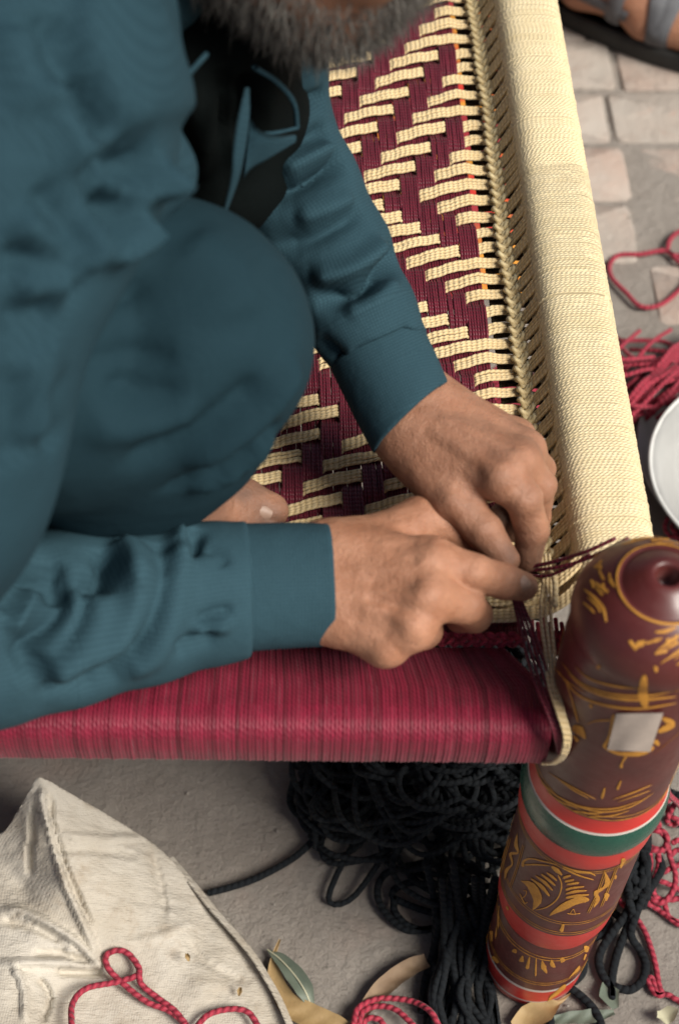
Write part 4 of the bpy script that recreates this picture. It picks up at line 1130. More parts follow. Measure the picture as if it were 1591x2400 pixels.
mid = [PD(578, 350, .958), PD(600, 352, .962), PD(640, 345, .972), PD(690, 325, .99)]
wv_ = [PD(545, 480, .985) - PD(560, 340, .955), PD(570, 440, .985) - PD(590, 350, .96), PD(620, 400, .985) - PD(640, 345, .972), PD(688, 345, .993) - PD(690, 325, .99)]
strip('front_panel', mid, [w * .5 for w in wv_], M['shirt'], shirt, .0012)
mid = [PD(598, 158, .94), PD(650, 192, .955), PD(688, 240, .97), PD(696, 296, .985)]
strip('collar_edge', mid, [PD(a + 6, b - 3, d) - PD(a, b, d) for (a, b), d in zip([(598, 158), (650, 192), (688, 240), (696, 296)], [.94, .955, .97, .985])], M['shirt'], shirt, .002)
strip('collar_edge', [PD(428, 190, .86), PD(450, 165, .87), (PD(482, 130, .885))], [PD(5, 5, .87) - PD(0, 0, .87)] * 3, M['shirt'], shirt, .002)
# trousers: bent knee and shin, gathered hem over the foot
ks = [(PD(-150, 830, .95), PD(150, 800, .93), .094, .086), (PD(150, 800, .93), PD(400, 775, .93), .084, .064), (PD(400, 775, .93), PD(440, 805, .935), .064, .062), (PD(440, 805, .935), PZ(385, 965, .575), .059, .057), (PZ(385, 965, .575), PZ(280, 1090, .52), .058, .052), (PD(180, 800, .93), PZ(250, 1060, .535), .075, .06)]
kf = chain_sdf(ks, .03)
hem_c, hem_n = PZ(400, 1110, .475), nz(np.array([.25, -.35, -.9]))
KF = [([(620, 880), (540, 960), (420, 1040), (280, 1090)], -.004, .012), ([(690, 830), (640, 930), (540, 1020), (430, 1090)], .003, .009), ([(300, 620), (330, 800), (300, 960)], -.004, .018), ([(430, 560), (520, 640), (560, 760)], .002, .02), ([(655, 985), (600, 1040), (500, 1100), (380, 1150)], -.004, .005), ([(640, 1010), (560, 1080), (440, 1145)], .003, .006), ([(180, 700), (260, 690), (340, 640)], -.003, .008), ([(190, 860), (300, 830), (420, 850)], -.0022, .009), ([(200, 1000), (330, 1000), (470, 960)], .002, .010), ([(250, 900), (330, 940), (440, 930)], -.0025, .012)]
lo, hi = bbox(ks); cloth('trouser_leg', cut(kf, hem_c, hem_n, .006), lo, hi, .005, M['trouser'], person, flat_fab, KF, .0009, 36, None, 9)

# the other leg, folded behind the near knee
k2 = [(PD(-200, 700, 1.06), PD(265, 690, 1.05), .072, .052), (PD(265, 690, 1.05), PZ(330, 800, .50), .052, .046)]
lo, hi = bbox(k2); cloth('trouser_leg', chain_sdf(k2, .025), lo, hi, .007, M['trouser'], person, flat_fab, (), .0009, 36, None, 10)

# ================================================================== THE BYSTANDER'S FOOT IN A SANDAL
by = empty('person', (.20, 1.24, 0))
tag(by, 'bare brown foot and shin in a grey strappy sandal standing on brick paving', 'person')
M['sandal_grey'] = plain('grey_leather', (.115, .12, .13), (.07, .074, .082), .7, 50, .4, 400)
M['sandal_sole'] = plain('dark_sole', (.035, .036, .033), (.02, .02, .018), .8, 60, .4)
M['grey_trouser'] = plain('pale_trouser', (.45, .40, .38), (.36, .32, .30), .85, 30, .3)
hd = nz(np.array([.84, -.40])); hs_ = np.array([-hd[1], hd[0]]); heel = np.array([.160, 1.255])
fp = lambda a, s, z: np.array([*(heel + hd * a + hs_ * s), z])
n = 40; out = []
for k in range(n):
    t = 2 * PI * k / n; a = .135 - .145 * math.cos(t); wdt = .036 + .012 * np.clip((a - .08) / .12, -1, 1)
    out.append([a, wdt * math.sin(t) * (1 if abs(math.sin(t)) < .9 else 1)])
out = np.array(out); rings = []
for z, s in ((.0, .96), (.004, 1.0), (.018, 1.0), (.026, .97), (.026, .80)):
    rings.append([fp(a, q * s, z) for a, q in out])
V = np.array(rings).reshape(-1, 3); F = grid_faces(5, n, wrap_v=True)
so = obj('sandal_sole', np.vstack([V, [fp(.13, 0, .026)], [fp(.13, 0, 0)]]), [F, np.array([[4 * n + i, 4 * n + (i + 1) % n, 5 * n] for i in range(n)] + [[(i + 1) % n, i, 5 * n + 1] for i in range(n)])], M['sandal_sole'], by)
bf = [(fp(.03, 0, .060), fp(.09, 0, .075), .034, .038), (fp(.09, 0, .075), fp(.19, .0, .050), .036, .028), (fp(.12, -.022, .045), fp(.21, -.022, .042), .022, .018), (fp(.06, 0, .09), fp(.055, 0, .30), .038, .045), (fp(.055, 0, .30), fp(.05, 0, .46), .048, .045)]
bt = [limb([fp(.20, -.030 + .0155 * k, .045), fp(.235 - .006 * k, -.031 + .0165 * k, .043), fp(.258 - .009 * k, -.030 + .0165 * k, .038)], [.013 - .001 * k, .0115 - .001 * k, .0105 - .001 * k]) for k in range(5)]
bff = hand_sdf(bf, bt, .025, .004, .01)
sg = bf + seg_list(bt); lo, hi = bbox(sg); V, F = nets(bff, lo, hi, .005)
obj('body', V, F, M['skin'], by, True, {'dirt': np.full(len(V), .1)})
def strap(pts, w, nm='sandal_strap'):
    c = catmull(pts, 8); V = []
    for i, q in enumerate(c):
        t = nz(c[min(i + 1, len(c) - 1)] - c[max(i - 1, 0)]); g_ = grad(bff, q[None])[0]; s = nz(np.cross(t, g_))
        for u in (-1, -.5, .5, 1): V.append(q + s * u * w + g_ * (.004 if abs(u) < .9 else .0015))
    obj(nm, V, grid_faces(len(c), 4), M['sandal_grey'], by)
def on_foot(a, ang, zc=.055):
    c = fp(a, 0, zc); d = fp(a, math.cos(ang), zc + math.sin(ang)) - c
    for t in np.linspace(.1, .0, 400):
        if bff((c + d * t)[None])[0] < .0015: return c + d * t
    return c
for a, w, sl in ((.095, .010, .3), (.125, .011, -.25), (.155, .012, .25), (.185, .011, -.3), (.205, .008, .0)):
    strap([on_foot(a + sl * .05 * math.cos(an), an, .045) for an in np.radians([-35, 0, 30, 60, 90, 120, 150, 180, 215])], w)
strap([fp(.10, -.042, .06), fp(.03, -.040, .075), fp(-.006, -.020, .080), fp(-.012, 0, .082), fp(-.006, .020, .080), fp(.03, .040, .075), fp(.10, .042, .06)], .009)
tv, tf = lathe([(.060, .28), (.066, .29), (.075, .42), (.085, .55), (.083, .55), (.064, .30), (.059, .281)], 40)
tc = fp(.053, 0, 0); obj('trouser_leg', tv + [tc[0], tc[1], 0], tf, M['grey_trouser'], by)

# ================================================================== LOOSE THINGS ON THE GROUND
def gz_pts(pts, z=.0035): return [P(x, y, z=(q[0] if (q := rest) else z)) for x, y, *rest in pts]
RY = .0021
def yarn(name, lines_, r, mat, label, cat, group=None, n=8, sides=6, z=.0026):
    b_ = Bag()
    for pts in lines_:
        w = []
        for q in pts: w.append(P(q[0], q[1], z=(q[2] if len(q) > 2 else r + .0004)))
        b_.add(*cord(w, r, n, sides=sides))
    o = b_.build(name, mat)
    return tag(o, label, cat, group)
def c3(x, y, z=None): 
    q = (1080 + x * .32589, 1780 + y * .32589)
    return q if z is None else (*q, z)
def c4(x, y, z=None):
    q = (500 + x * .44643, 2050 + y * .44643); return q if z is None else (*q, z)
def c5(x, y, z=None):
    q = (x * .5102, 1750 + y * .5102); return q if z is None else (*q, z)
# ---- the sack
def sack_mat():
    m, nt, b = new_mat('woven_sack'); v = coord(nt)
    f = ramp_(nt, noise_(nt, v, 11, 6, .65), .35, .68)
    c = mixc(nt, f, (.53, .495, .43), (.41, .365, .295))
    st = ramp_(nt, noise_(nt, v, 26, 6, .7, .6), .56, .72)
    c = mixc(nt, math_(nt, 'MULTIPLY', st, .6), c, (.30, .235, .165))
    a = attr(nt, 'fab'); sp = N_(nt, 'ShaderNodeSeparateXYZ'); nt.links.new(a.outputs['Vector'], sp.inputs[0])
    wob = math_(nt, 'MULTIPLY', noise_(nt, v, 60, 3), .004)
    su = math_(nt, 'SINE', math_(nt, 'MULTIPLY', math_(nt, 'ADD', sp.outputs[0], wob), 2 * PI / .0030))
    sv = math_(nt, 'SINE', math_(nt, 'MULTIPLY', math_(nt, 'ADD', sp.outputs[1], wob), 2 * PI / .0030))
    k = math_(nt, 'MULTIPLY', su, sv)
    nt.links.new(mixc(nt, ramp_(nt, k, .2, 2.2), c, (.40, .345, .27)), b.inputs['Base Color'])
    b.inputs['Roughness'].default_value = .62; b.inputs['Specular IOR Level'].default_value = .3
    p = bump_(nt, b, k, .22, .0006)
    mp = N_(nt, 'ShaderNodeMapping'); mp.inputs['Scale'].default_value = (1, 3.2, 1); mp.inputs['Rotation'].default_value = (0, 0, -.9); nt.links.new(v, mp.inputs[0])
    p = bump_(nt, b, noise_(nt, mp.outputs[0], 30, 5, .6), .45, .008, p)
    bump_(nt, b, noise_(nt, v, 190, 4, .7), .5, .002, p)
    return m
M['sack'] = sack_mat()
out_px = np.array([(95, 1822), (170, 1862), (240, 1902), (310, 1945), (370, 1985), (415, 2030), (455, 2080), (495, 2130), (545, 2190), (590, 2245), (625, 2300), (652, 2350), (690, 2440), (700, 2560), (400, 2600), (0, 2620), (-330, 2500), (-380, 2200), (-250, 2060), (-120, 2000), (0, 1955), (40, 1905), (72, 1850)], float)
ctrl = [(95, 1822, .115), (170, 1862, .088), (240, 1902, .062), (310, 1945, .040), (370, 1985, .026), (415, 2030, .020), (455, 2080, .013), (495, 2130, .008), (545, 2190, .007), (590, 2245, .007), (625, 2300, .007), (652, 2350, .007), (690, 2440, .007), (700, 2560, .006), (400, 2600, .02), (0, 2620, .04),
        (-330, 2500, .03), (-380, 2200, .03), (-250, 2060, .03), (-120, 2000, .035), (0, 1955, .055), (40, 1905, .075), (72, 1850, .105), (110, 1930, .098), (150, 2060, .078), (200, 2180, .058), (250, 2275, .034), (300, 2050, .050), (400, 2180, .036), (480, 2300, .026), (560, 2400, .018), (330, 2330, .030), (60, 2080, .052), (0, 2150, .058), (100, 2240, .056), (0, 2320, .066), (150, 2330, .036), (60, 2420, .066), (300, 2480, .03), (-150, 2250, .06), (330, 2000, .042), (230, 1960, .066), (150, 1900, .090), (40, 1980, .058)]
ctrl = np.array(ctrl, float)
kern = lambda d: d
D = np.linalg.norm(ctrl[:, None, :2] - ctrl[None, :, :2], axis=2)
wts = np.linalg.solve(np.block([[kern(D) + 0 * np.eye(len(ctrl)), np.ones((len(ctrl), 1))], [np.ones((1, len(ctrl))), np.zeros((1, 1))]]), np.append(ctrl[:, 2], 0))
def sack_z(q):
    o = np.zeros(len(q))
    for c, w in zip(ctrl, wts[:-1]): o += w * kern(np.linalg.norm(q - c[:2], axis=1))
    return o + wts[-1]
SFOLD = [([c5(200, 170), c5(195, 260), c5(240, 400), c5(300, 620), c5(370, 780), c5(470, 1010)], .0095, 21), ([c5(225, 200), c5(250, 400), c5(320, 600), c5(420, 820)], -.008, 20), ([c5(165, 250), c5(150, 400), c5(140, 600)], -.008, 26),
         ([c5(0, 745), c5(110, 755), c5(240, 820), c5(360, 900), c5(480, 1015)], .008, 12), ([c5(0, 800), c5(150, 830), c5(300, 900)], -.006, 16), ([c5(0, 990), c5(150, 990), c5(300, 995), c5(470, 1015)], .008, 12), ([c5(150, 940), c5(300, 950), c5(440, 1000)], -.006, 12), ([c5(300, 930), c5(390, 970), c5(480, 1010)], .005, 8),
         ([c5(250, 1030), c5(370, 1040), c5(480, 1035)], -.011, 18), ([c5(60, 1000), c5(110, 1100), c5(120, 1270)], .008, 22), ([c5(170, 1060), c5(230, 1150), c5(190, 1270)], -.009, 24), ([c5(250, 400), c5(420, 420), c5(560, 420), c5(690, 410)], .004, 22), ([c5(250, 470), c5(450, 480), c5(650, 500)], -.003, 24), ([c5(500, 900), c5(700, 880), c5(900, 800)], .002, 20),
         ([c5(700, 500), c5(740, 650), c5(760, 800)], -.004, 26), ([c5(850, 880), c5(960, 1000), c5(1150, 1100)], -.003, 22), ([c5(930, 700), c5(1080, 880), c5(1180, 1050)], -.004, 14), ([c5(480, 1010), c5(560, 1100), c5(700, 1180)], -.003, 16)]
st = 6.0
xs_, ys_ = np.arange(-390, 720, st), np.arange(1800, 2640, st)
GQ = np.stack(np.meshgrid(xs_, ys_, indexing='ij'), -1).reshape(-1, 2)
inside = in_poly(GQ, catmull(out_px, 4, True)).reshape(len(xs_), len(ys_))
op = catmull(out_px, 6, True)
# pull border grid points onto the outline
dd = np.linalg.norm(GQ[:, None] - op[None], axis=2); near = op[dd.argmin(1)]; dn = dd.min(1)
ins = inside.ravel(); Qp = GQ.copy(); snap = ~ins & (dn < st * 1.5); Qp[snap] = near[snap]
use = ins | snap
zz = sack_z(Qp)
for pts, a, w in SFOLD:
    s = catmull(np.array(pts), 6); d_, t_ = dist_poly(np.column_stack([Qp, np.zeros(len(Qp))]), np.column_stack([s, np.zeros(len(s))]))
    zz += a * np.exp(-(d_ / max(w, 15)) ** 2) * np.minimum(1, np.minimum(t_, 1 - t_) / .15 + .1) * np.clip(dn / 25, 0, 1)
zz += .0016 * noise3(np.column_stack([Qp * .01, zz]), 6, 12, 3) * np.clip(dn / 40, 0, 1)
zz = np.maximum(zz, .005)
Wp = np.array([P(a, b, z=c) for (a, b), c in zip(Qp, zz)])
fq = grid_faces(len(xs_), len(ys_)); fq = fq[use[fq].all(1)]
ring_px = op; rz_ = np.maximum(sack_z(op), .005)
idx = np.unique(fq); remap = np.full(len(Wp), -1); remap[idx] = np.arange(len(idx))
Vt = Wp[idx]; Ft = remap[fq][:, ::-1]
nt_ = len(Vt)
# border edges -> skirt to the ground
ed = {}
for f in Ft:
    for i in range(4):
        a, b = int(f[i]), int(f[(i + 1) % 4]); ed[(a, b)] = ed.get((a, b), 0) + 1
bord = [(a, b) for (a, b) in ed if (b, a) not in ed and a != b]
bv = sorted({a for e in bord for a in e}); bm = {v: nt_ + i for i, v in enumerate(bv)}
low = Vt[bv].copy(); low[:, 2] = -.002
cen = Vt.mean(0); low[:, :2] += (cen[:2] - low[:, :2]) * .02
Fs_ = np.array([[b, a, bm[a], bm[b]] for a, b in bord])
Vs = np.vstack([Vt, low])
sack = obj('sack', Vs, [Ft, Fs_], M['sack'], None, True, {'fab': np.column_stack([Vs[:, 0] * .8 + Vs[:, 1] * .6, Vs[:, 1] * .8 - Vs[:, 0] * .6 + Vs[:, 2], Vs[:, 2] * 0])})
tag(sack, 'crumpled off-white woven plastic sack lying on the ground below the maroon rail', 'sack')
sm = [(400, 2012), (455, 2076), (500, 2132), (548, 2186), (595, 2243), (630, 2300), (658, 2352), (695, 2440)]
mid = [P(a, b, z=.012) for a, b in sm]
strip('seam', mid, [P(a + 7, b - 4, z=.008) - P(a, b, z=.012) for a, b in sm], M['sack'], sack, .0012)
# ---- cords on the ground
yarn('twisted_yarn', [[c5(330, 1290, .06), c5(335, 1180, .052), c5(400, 1110, .048), c5(540, 1080, .042), c5(640, 1040, .042), c5(600, 960, .043), c5(545, 935, .045), c5(490, 960, .044), c5(500, 1020, .044), c5(580, 1100, .040), c5(680, 1175, .036), c5(780, 1215, .034), c5(870, 1290, .033)],
                  [c5(640, 1030, .045), c5(650, 1090, .040), c5(720, 1150, .036), c5(800, 1210, .036), c5(850, 1270, .035)], [c5(900, 1290, .033), c5(960, 1230, .031), c5(1060, 1205, .028), c5(1140, 1220, .026), c5(1190, 1290, .024)]], .0026, M['red_yarn'],
     'loop of twisted red cord lying on the off-white sack', 'cord', n=10)
yarn('twisted_yarn', [[c4(735, 784, .012), c4(760, 700, .010), c4(850, 655, .008), c4(950, 650, .008), c4(1060, 670, .012), c4(1140, 720, .02), c4(1180, 790, .02)], [c4(760, 790, .010), c4(790, 715, .008), c4(870, 690, .008), c4(960, 710, .010), c4(1050, 790, .012)], [c4(775, 800, .006), c4(810, 755, .006), c4(870, 760, .006), c4(900, 800, .006)], [c4(735, 784, .012), c4(700, 860), c4(820, 960), c4(1000, 950), c4(1180, 890), c4(1180, 790, .02)]], .0026, M['red_yarn'],
     'small red cord coil on the cement beside the dry brown husk', 'cord', n=10)
yarn('twisted_yarn', [[(1591 + 60, 640), (1591, 615), (1560, 588), (1500, 596), (1450, 598), (1428, 620), (1432, 650), (1465, 685), (1500, 718), (1545, 715), (1590, 680), (1620, 640)], [(1562, 588), (1570, 560), (1600, 540), (1640, 555)], [(1562, 590), (1590, 600), (1630, 590)]], .0029, M['red_yarn'],
     'single red cord bent into a loop on bare paving beyond the red hank', 'cord', n=10)
# red tangle right of the leg
rt = [[(1562, 1700, .30), (1568, 1770, .22), (1562, 1850, .12), (1585, 1880, .08), (1600, 1900, .05)], [c3(1460, 310, .05), c3(1500, 400, .05), c3(1560, 440, .05), c3(1520, 470, .04), c3(1480, 430, .05), c3(1540, 320, .06), c3(1600, 360, .05)],
      [c3(1310, 380, .04), c3(1370, 370, .05), c3(1410, 300, .05), c3(1390, 260, .05), c3(1450, 280, .04), c3(1490, 300, .03)], [c3(1390, 390, .03), c3(1420, 480, .02), c3(1330, 430, .03), c3(1290, 560, .03), c3(1340, 640, .03), c3(1440, 650, .03), c3(1480, 600, .03), c3(1440, 530, .04), c3(1360, 510, .04), c3(1300, 560, .03), c3(1340, 620, .03), c3(1460, 660, .02)],
      [c3(1400, 500, .03), c3(1470, 560, .03), c3(1500, 700, .02), c3(1540, 830, .015), c3(1520, 950, .012), c3(1440, 1030, .01), c3(1370, 1000, .01), c3(1350, 910, .012), c3(1420, 830, .014), c3(1560, 760, .012), c3(1640, 740)],
      [c3(1350, 640, .03), c3(1360, 740, .02), c3(1340, 900, .012), c3(1300, 1000, .01), c3(1210, 1080), c3(1190, 1000), c3(1180, 860, .02), c3(1190, 760, .04)], [c3(1230, 720, .04), c3(1290, 800, .03), c3(1310, 920, .01), c3(1250, 970, .01), c3(1150, 900, .02)],
      [c3(1410, 640, .03), c3(1420, 760, .02), c3(1380, 900, .02), c3(1400, 990, .01), c3(1500, 1010), c3(1600, 990)], [c3(1300, 1010, .012), c3(1400, 1070), c3(1500, 1140), c3(1580, 1180)], [c3(1460, 1030), c3(1490, 1130), c3(1570, 1190), c3(1640, 1200)],
      [c3(1100, 940, .02), c3(1150, 1030, .01), c3(1250, 1130), c3(1320, 1240), c3(1370, 1380), c3(1400, 1500), c3(1420, 1620), c3(1440, 1680), c3(1390, 1680), c3(1345, 1600), c3(1345, 1570), c3(1375, 1580), c3(1410, 1690), c3(1480, 1690), c3(1570, 1740), c3(1700, 1800)],
      [c3(1520, 600, .03), c3(1560, 580, .03), c3(1610, 620, .02)], [c3(1500, 690, .02), c3(1560, 650, .02), c3(1620, 700, .02)], [c3(1420, 870, .015), c3(1500, 900, .012), c3(1600, 950)], [c3(1320, 520, .035), c3(1420, 500, .04), c3(1480, 560, .04), c3(1450, 640, .03), c3(1360, 640, .03)]]
yarn('twisted_yarn', rt, .0026, M['red_yarn'], 'tangle of twisted red cord heaped over navy rope beside the lacquered leg', 'cord', n=10)
# navy rope right of the leg
nv = [[c3(960, 1280), c3(1040, 1240), c3(1060, 1160), c3(1020, 1110), c3(980, 1090)], [c3(1260, 560, .03), c3(1240, 700, .03), c3(1230, 900, .02), c3(1200, 1080, .016), c3(1060, 1280, .008), c3(990, 1420), c3(1010, 1540), c3(1080, 1640), c3(1085, 1715)], [c3(1290, 620, .04), c3(1280, 800, .03), c3(1290, 960, .02), c3(1230, 1120, .014), c3(1180, 1240, .008), c3(1120, 1400), c3(1085, 1560), c3(1085, 1710)],
      [c3(1330, 700, .03), c3(1330, 900, .03), c3(1260, 1100, .02), c3(1220, 1260, .01), c3(1290, 1380), c3(1325, 1480), c3(1300, 1590), c3(1220, 1655), c3(1150, 1650), c3(1100, 1630)], [c3(1420, 700, .02), c3(1440, 780, .02), c3(1400, 860, .02), c3(1340, 960, .02), c3(1300, 1060, .01)],
      [c3(1050, 1050), c3(1120, 1120), c3(1200, 1180, .01), c3(1230, 1100, .02), c3(1200, 1000, .03)], [c3(780, 1640), c3(860, 1700), c3(950, 1790), c3(1000, 1890), c3(1010, 1960)], [c3(880, 1440), c3(870, 1530), c3(810, 1600)], [c3(640, 1720), c3(630, 1800), c3(650, 1950)], [c3(1400, 180), c3(1470, 220), c3(1570, 260), c3(1640, 280)], [c3(1350, 290), c3(1450, 280, .01), c3(1520, 440), c3(1590, 470)]]
for k in range(16):
    q = [c3(1230 + rng.uniform(-50, 110), 520 + 90 * i + rng.uniform(-40, 40), .01 + .05 * rng.random()) for i in range(6)]
    nv.append(q)
yarn('navy_rope', nv, .0037, M['navy'], 'soft navy rope in loops right of the lacquered leg, under the red tangle', 'rope', n=8)
# navy heap under the bed
hp_ = []
hc = np.array([-.055, .165]); 
for k in range(330):
    a0 = rng.uniform(0, 2 * PI); rr0 = rng.uniform(.0, .10); zc = .010 + .22 * (1 - rr0 / .125) * rng.random()
    c = np.array([hc[0] + rr0 * math.cos(a0) * 1.15, hc[1] + rr0 * math.sin(a0), zc]); ra_, rb_ = rng.uniform(.02, .055), rng.uniform(.012, .04); th0 = rng.uniform(0, PI); tilt = rng.normal(0, .5)
    pts = []
    for t in np.linspace(0, 2 * PI * rng.uniform(.7, 1.3), 7):
        x, y = ra_ * math.cos(t), rb_ * math.sin(t); p = c + [x * math.cos(th0) - y * math.sin(th0), x * math.sin(th0) + y * math.cos(th0), x * tilt * .5 + rng.normal(0, .006)]
        p[2] = max(p[2], .006); pts.append(p)
    hp_.append(pts)
b_ = Bag()
for pts in hp_: b_.add(*cord(pts, .0027, 5, sides=6))
hs = [[c1(430, 2366), c1(400, 2200), c1(350, 2050), c1(250, 1930, .02) if False else c1(250, 1930), c1(150, 1800)]]
def nline(pts, z0=.006): 
    b_.add(*cord([P(q[0], q[1], z=(q[2] if len(q) > 2 else z0)) for q in pts], .0032, 6, sides=6))
nline([c1(400, 2420), c1(395, 2200), c1(360, 2000), c1(310, 1860), (1080, 2130, .05), (1060, 2020, .09)])
nline([c1(430, 2420), c1(410, 2250), c1(380, 2080), c1(345, 1900), (1100, 2120, .05)])
nline([c4(1210, 800), c4(1250, 640), c4(1290, 520), c4(1330, 430), (1085, 2160, .03), (1060, 2050, .08)])
nline([c4(1120, 790), c4(1130, 640), c4(1150, 520), c4(1160, 380), (1020, 2130, .03), (1000, 2030, .06)])
nline([c4(1160, 800), c4(1190, 660), c4(1230, 500), c4(1250, 380), (1060, 2130, .04)])
nline([c4(1090, 720), c4(1110, 560), c4(1150, 420), (1030, 2150, .03)])
nline([c4(1430, 790), c4(1440, 640), c4(1400, 520), c4(1330, 440), (1080, 2150, .04)]); nline([c4(1490, 790), c4(1460, 600), c4(1400, 400), (1110, 2100, .05)])
nline([c4(1230, 760), c4(1270, 600), c4(1300, 420), (1070, 2100, .06)]); nline([c4(1180, 760), c4(1220, 560), c4(1210, 400), (1040, 2080, .05)])
for k in range(14):
    x = rng.uniform(1000, 1130); nline([(x + rng.uniform(-40, 40), 2420), (x + rng.uniform(-35, 25), 2330, .006 + .02 * rng.random()), (x + rng.uniform(-20, 30), 2240, .01 + .02 * rng.random()), (x + rng.uniform(0, 30), 2150, .02 + .03 * rng.random()), (x + rng.uniform(0, 40), 2060, .05 + .04 * rng.random())])
nline([(1060, 2170), c4(1100, 290), c4(1010, 290), c4(920, 220), c4(865, 130), c4(870, 40), c4(930, -20), c4(1040, -20), c4(1120, 20), (1040, 2090, .04)])
nline([c4(1180, 210), c4(1080, 180), c4(980, 140), c4(940, 110), c4(960, 70), c4(1050, 40), c4(1130, 80)]); nline([c4(950, 120), c4(950, 190), c4(1010, 260), c4(1100, 290), c4(1180, 270)])
nline([c5(960, 672), c5(1080, 640), c5(1200, 595), c5(1350, 510), c5(1450, 420), c5(1530, 340), (830, 1890, .02), (870, 1860, .04)])
for k in range(7): nline([(690 + 12 * k + rng.uniform(-8, 8), 1800 + rng.uniform(0, 40), .02), (680 + 18 * k, 1870 + rng.uniform(-10, 15)), (705 + 18 * k, 1900 + rng.uniform(-8, 25)), (735 + 18 * k, 1880 + rng.uniform(-10, 10), .012), (730 + 20 * k, 1820 + rng.uniform(-20, 20), .02), (800 + 10 * k, 1830, .03)], .006)
for k in range(30):
    x, y = rng.uniform(720, 960), rng.uniform(1770, 1850); nline([(x + rng.uniform(-40, 40), y + rng.uniform(-30, 40), .008 + .04 * rng.random()) for i in range(5)])
tag(b_.build('navy_rope', M['navy']), 'large dark heap of navy rope on the ground under the bed', 'rope')
# ---- red hank behind the bowl
b_ = Bag()
for k in range(46):
    x = 1400 + 230 * rng.random(); y0_ = rng.uniform(810, 980); sl = rng.choice([-.9, -.75, -.1, .05])
    L_ = rng.uniform(70, 190); zb = .01 + .045 * rng.random()
    b_.add(*cord([P(x - L_ * .6, y0_ - sl * L_ * .6, z=zb), P(x - L_ * .2, y0_ - sl * L_ * .25 + rng.uniform(-8, 8), z=zb + .012), P(x + L_ * .2, y0_ + sl * L_ * .2 + rng.uniform(-8, 8), z=zb + .012), P(x + L_ * .6, y0_ + sl * L_ * .6, z=zb)], .0024, 6))
for k in range(16):
    b_.add(*cord([P(1430 + 9 * k, 1020 - 10 * k + rng.uniform(-10, 10), z=.03), P(1490 + 6 * k, 930 - 5 * k, z=.055), P(1560 + 3 * k, 840 + 4 * k, z=.05), P(1640, 770 + 9 * k, z=.02)], .0026, 6))
b_.add(*cord([P(1430, 780, z=.02), P(1450, 797, z=.02), P(1500, 798, z=.012), P(1550, 800, z=.012), P(1580, 815, z=.02), P(1560, 830, z=.03)], .0026, 8)); b_.add(*cord([P(1445, 790, z=.02), P(1470, 830, z=.04), P(1520, 850, z=.045), P(1600, 815, z=.03)], .0026, 8))
for k in range(40):
    b_.add(*cord([P(1130 + 290 * rng.random(), 860 + 130 * rng.random(), z=.006 + .02 * rng.random()) for i in range(4)], .0024, 6))
tag(b_.build('red_yarn_hank', M['red_yarn']), 'thick hank of red yarn on the ground behind the white basin', 'yarn')
# ---- white basin and the dish under it
M['enamel'] = plain('white_enamel', (.38, .38, .365), (.34, .34, .325), .35, 12, .05, 60, .001, .5, .3)
M['grey_dish'] = plain('grey_dish', (.50, .49, .46), (.42, .41, .385), .6, 40, .3)
bc = P(1822, 1108, z=.075); 
V, F = lathe([(.0, .010), (.070, .010), (.086, .014), (.104, .040), (.1165, .070), (.1215, .0725), (.1240, .0745), (.1240, .0765), (.1215, .0770), (.1160, .0745), (.102, .046), (.083, .021), (.066, .0165), (0, .0160)], 96, (bc[0], bc[1], 0))
wob = 1 + .010 * np.sin(np.arctan2(V[:, 1] - bc[1], V[:, 0] - bc[0]) * 23) * (V[:, 2] > .07)
V[:, 2] *= np.where(V[:, 2] > .07, wob, 1)
basin = obj('basin', V, F, M['enamel'])
M['rim'] = plain('rim_enamel', (.72, .72, .69), (.62, .62, .59), .3, 30)
th_ = np.linspace(0, 2 * PI, 97); rp = np.column_stack([bc[0] + .1236 * np.cos(th_), bc[1] + .1236 * np.sin(th_), .0765 + .0006 * np.sin(th_ * 9)])
obj('rim', *tubes(rp, .0021, 8)[:2], M['rim'], basin)
tag(basin, 'white enamel basin with a thin rim beside the cream rail', 'basin')
dc = P(1822, 1082, z=.02)
V, F = lathe([(0, .002), (.105, .002), (.128, .010), (.142, .030), (.1445, .031), (.1450, .033), (.1430, .0335), (.130, .0145), (.105, .0085), (0, .0085)], 80, (dc[0], dc[1], 0))
tag(obj('dish', V, F, M['grey_dish']), 'shallow grey dish under the white basin', 'dish')
b_ = Bag()
for k in range(6):
    c_ = P(1600 + 15 * k, 1235 + 6 * k, z=.03); a = np.linspace(0, 5.5, 8); b_.add(*cord([c_ + [.018 * math.cos(t + k), .014 * math.sin(t + k), .004 * math.sin(3 * t + k)] for t in a], .0024, 6))
tag(b_.build('twisted_yarn', M['red_yarn']), 'small coil of dark red cord inside the white basin', 'cord')
# ---- folded bright cloth seen through the gaps of the web
M['bright_cloth'] = None
m, nt, b0 = new_mat('printed_cloth'); v = coord(nt)
f1 = ramp_(nt, noise_(nt, v, 26, 2), .42, .52); f2 = ramp_(nt, noise_(nt, v, 17, 2, .5, 1.2), .48, .56)
nt.links.new(mixc(nt, f2, mixc(nt, f1, (.58, .035, .025), (.62, .27, .03)), (.30, .02, .03)), b0.inputs['Base Color']); b0.inputs['Roughness'].default_value = .8
M['bright_cloth'] = m
nx, ny = 40, 60; xs2, ys2 = np.linspace(-.13, .10, nx), np.linspace(-.30, .30, ny); GG = np.stack(np.meshgrid(xs2, ys2, indexing='ij'), -1).reshape(-1, 2)
rr_ = np.maximum(np.abs(GG[:, 0]) / .13, np.abs(GG[:, 1]) / .30); zc_ = .055 * np.clip(1 - rr_ ** 6, 0, 1) * (1 + .25 * noise3(np.column_stack([GG, GG[:, 0] * 0]), 22, 21, 3)) + .001
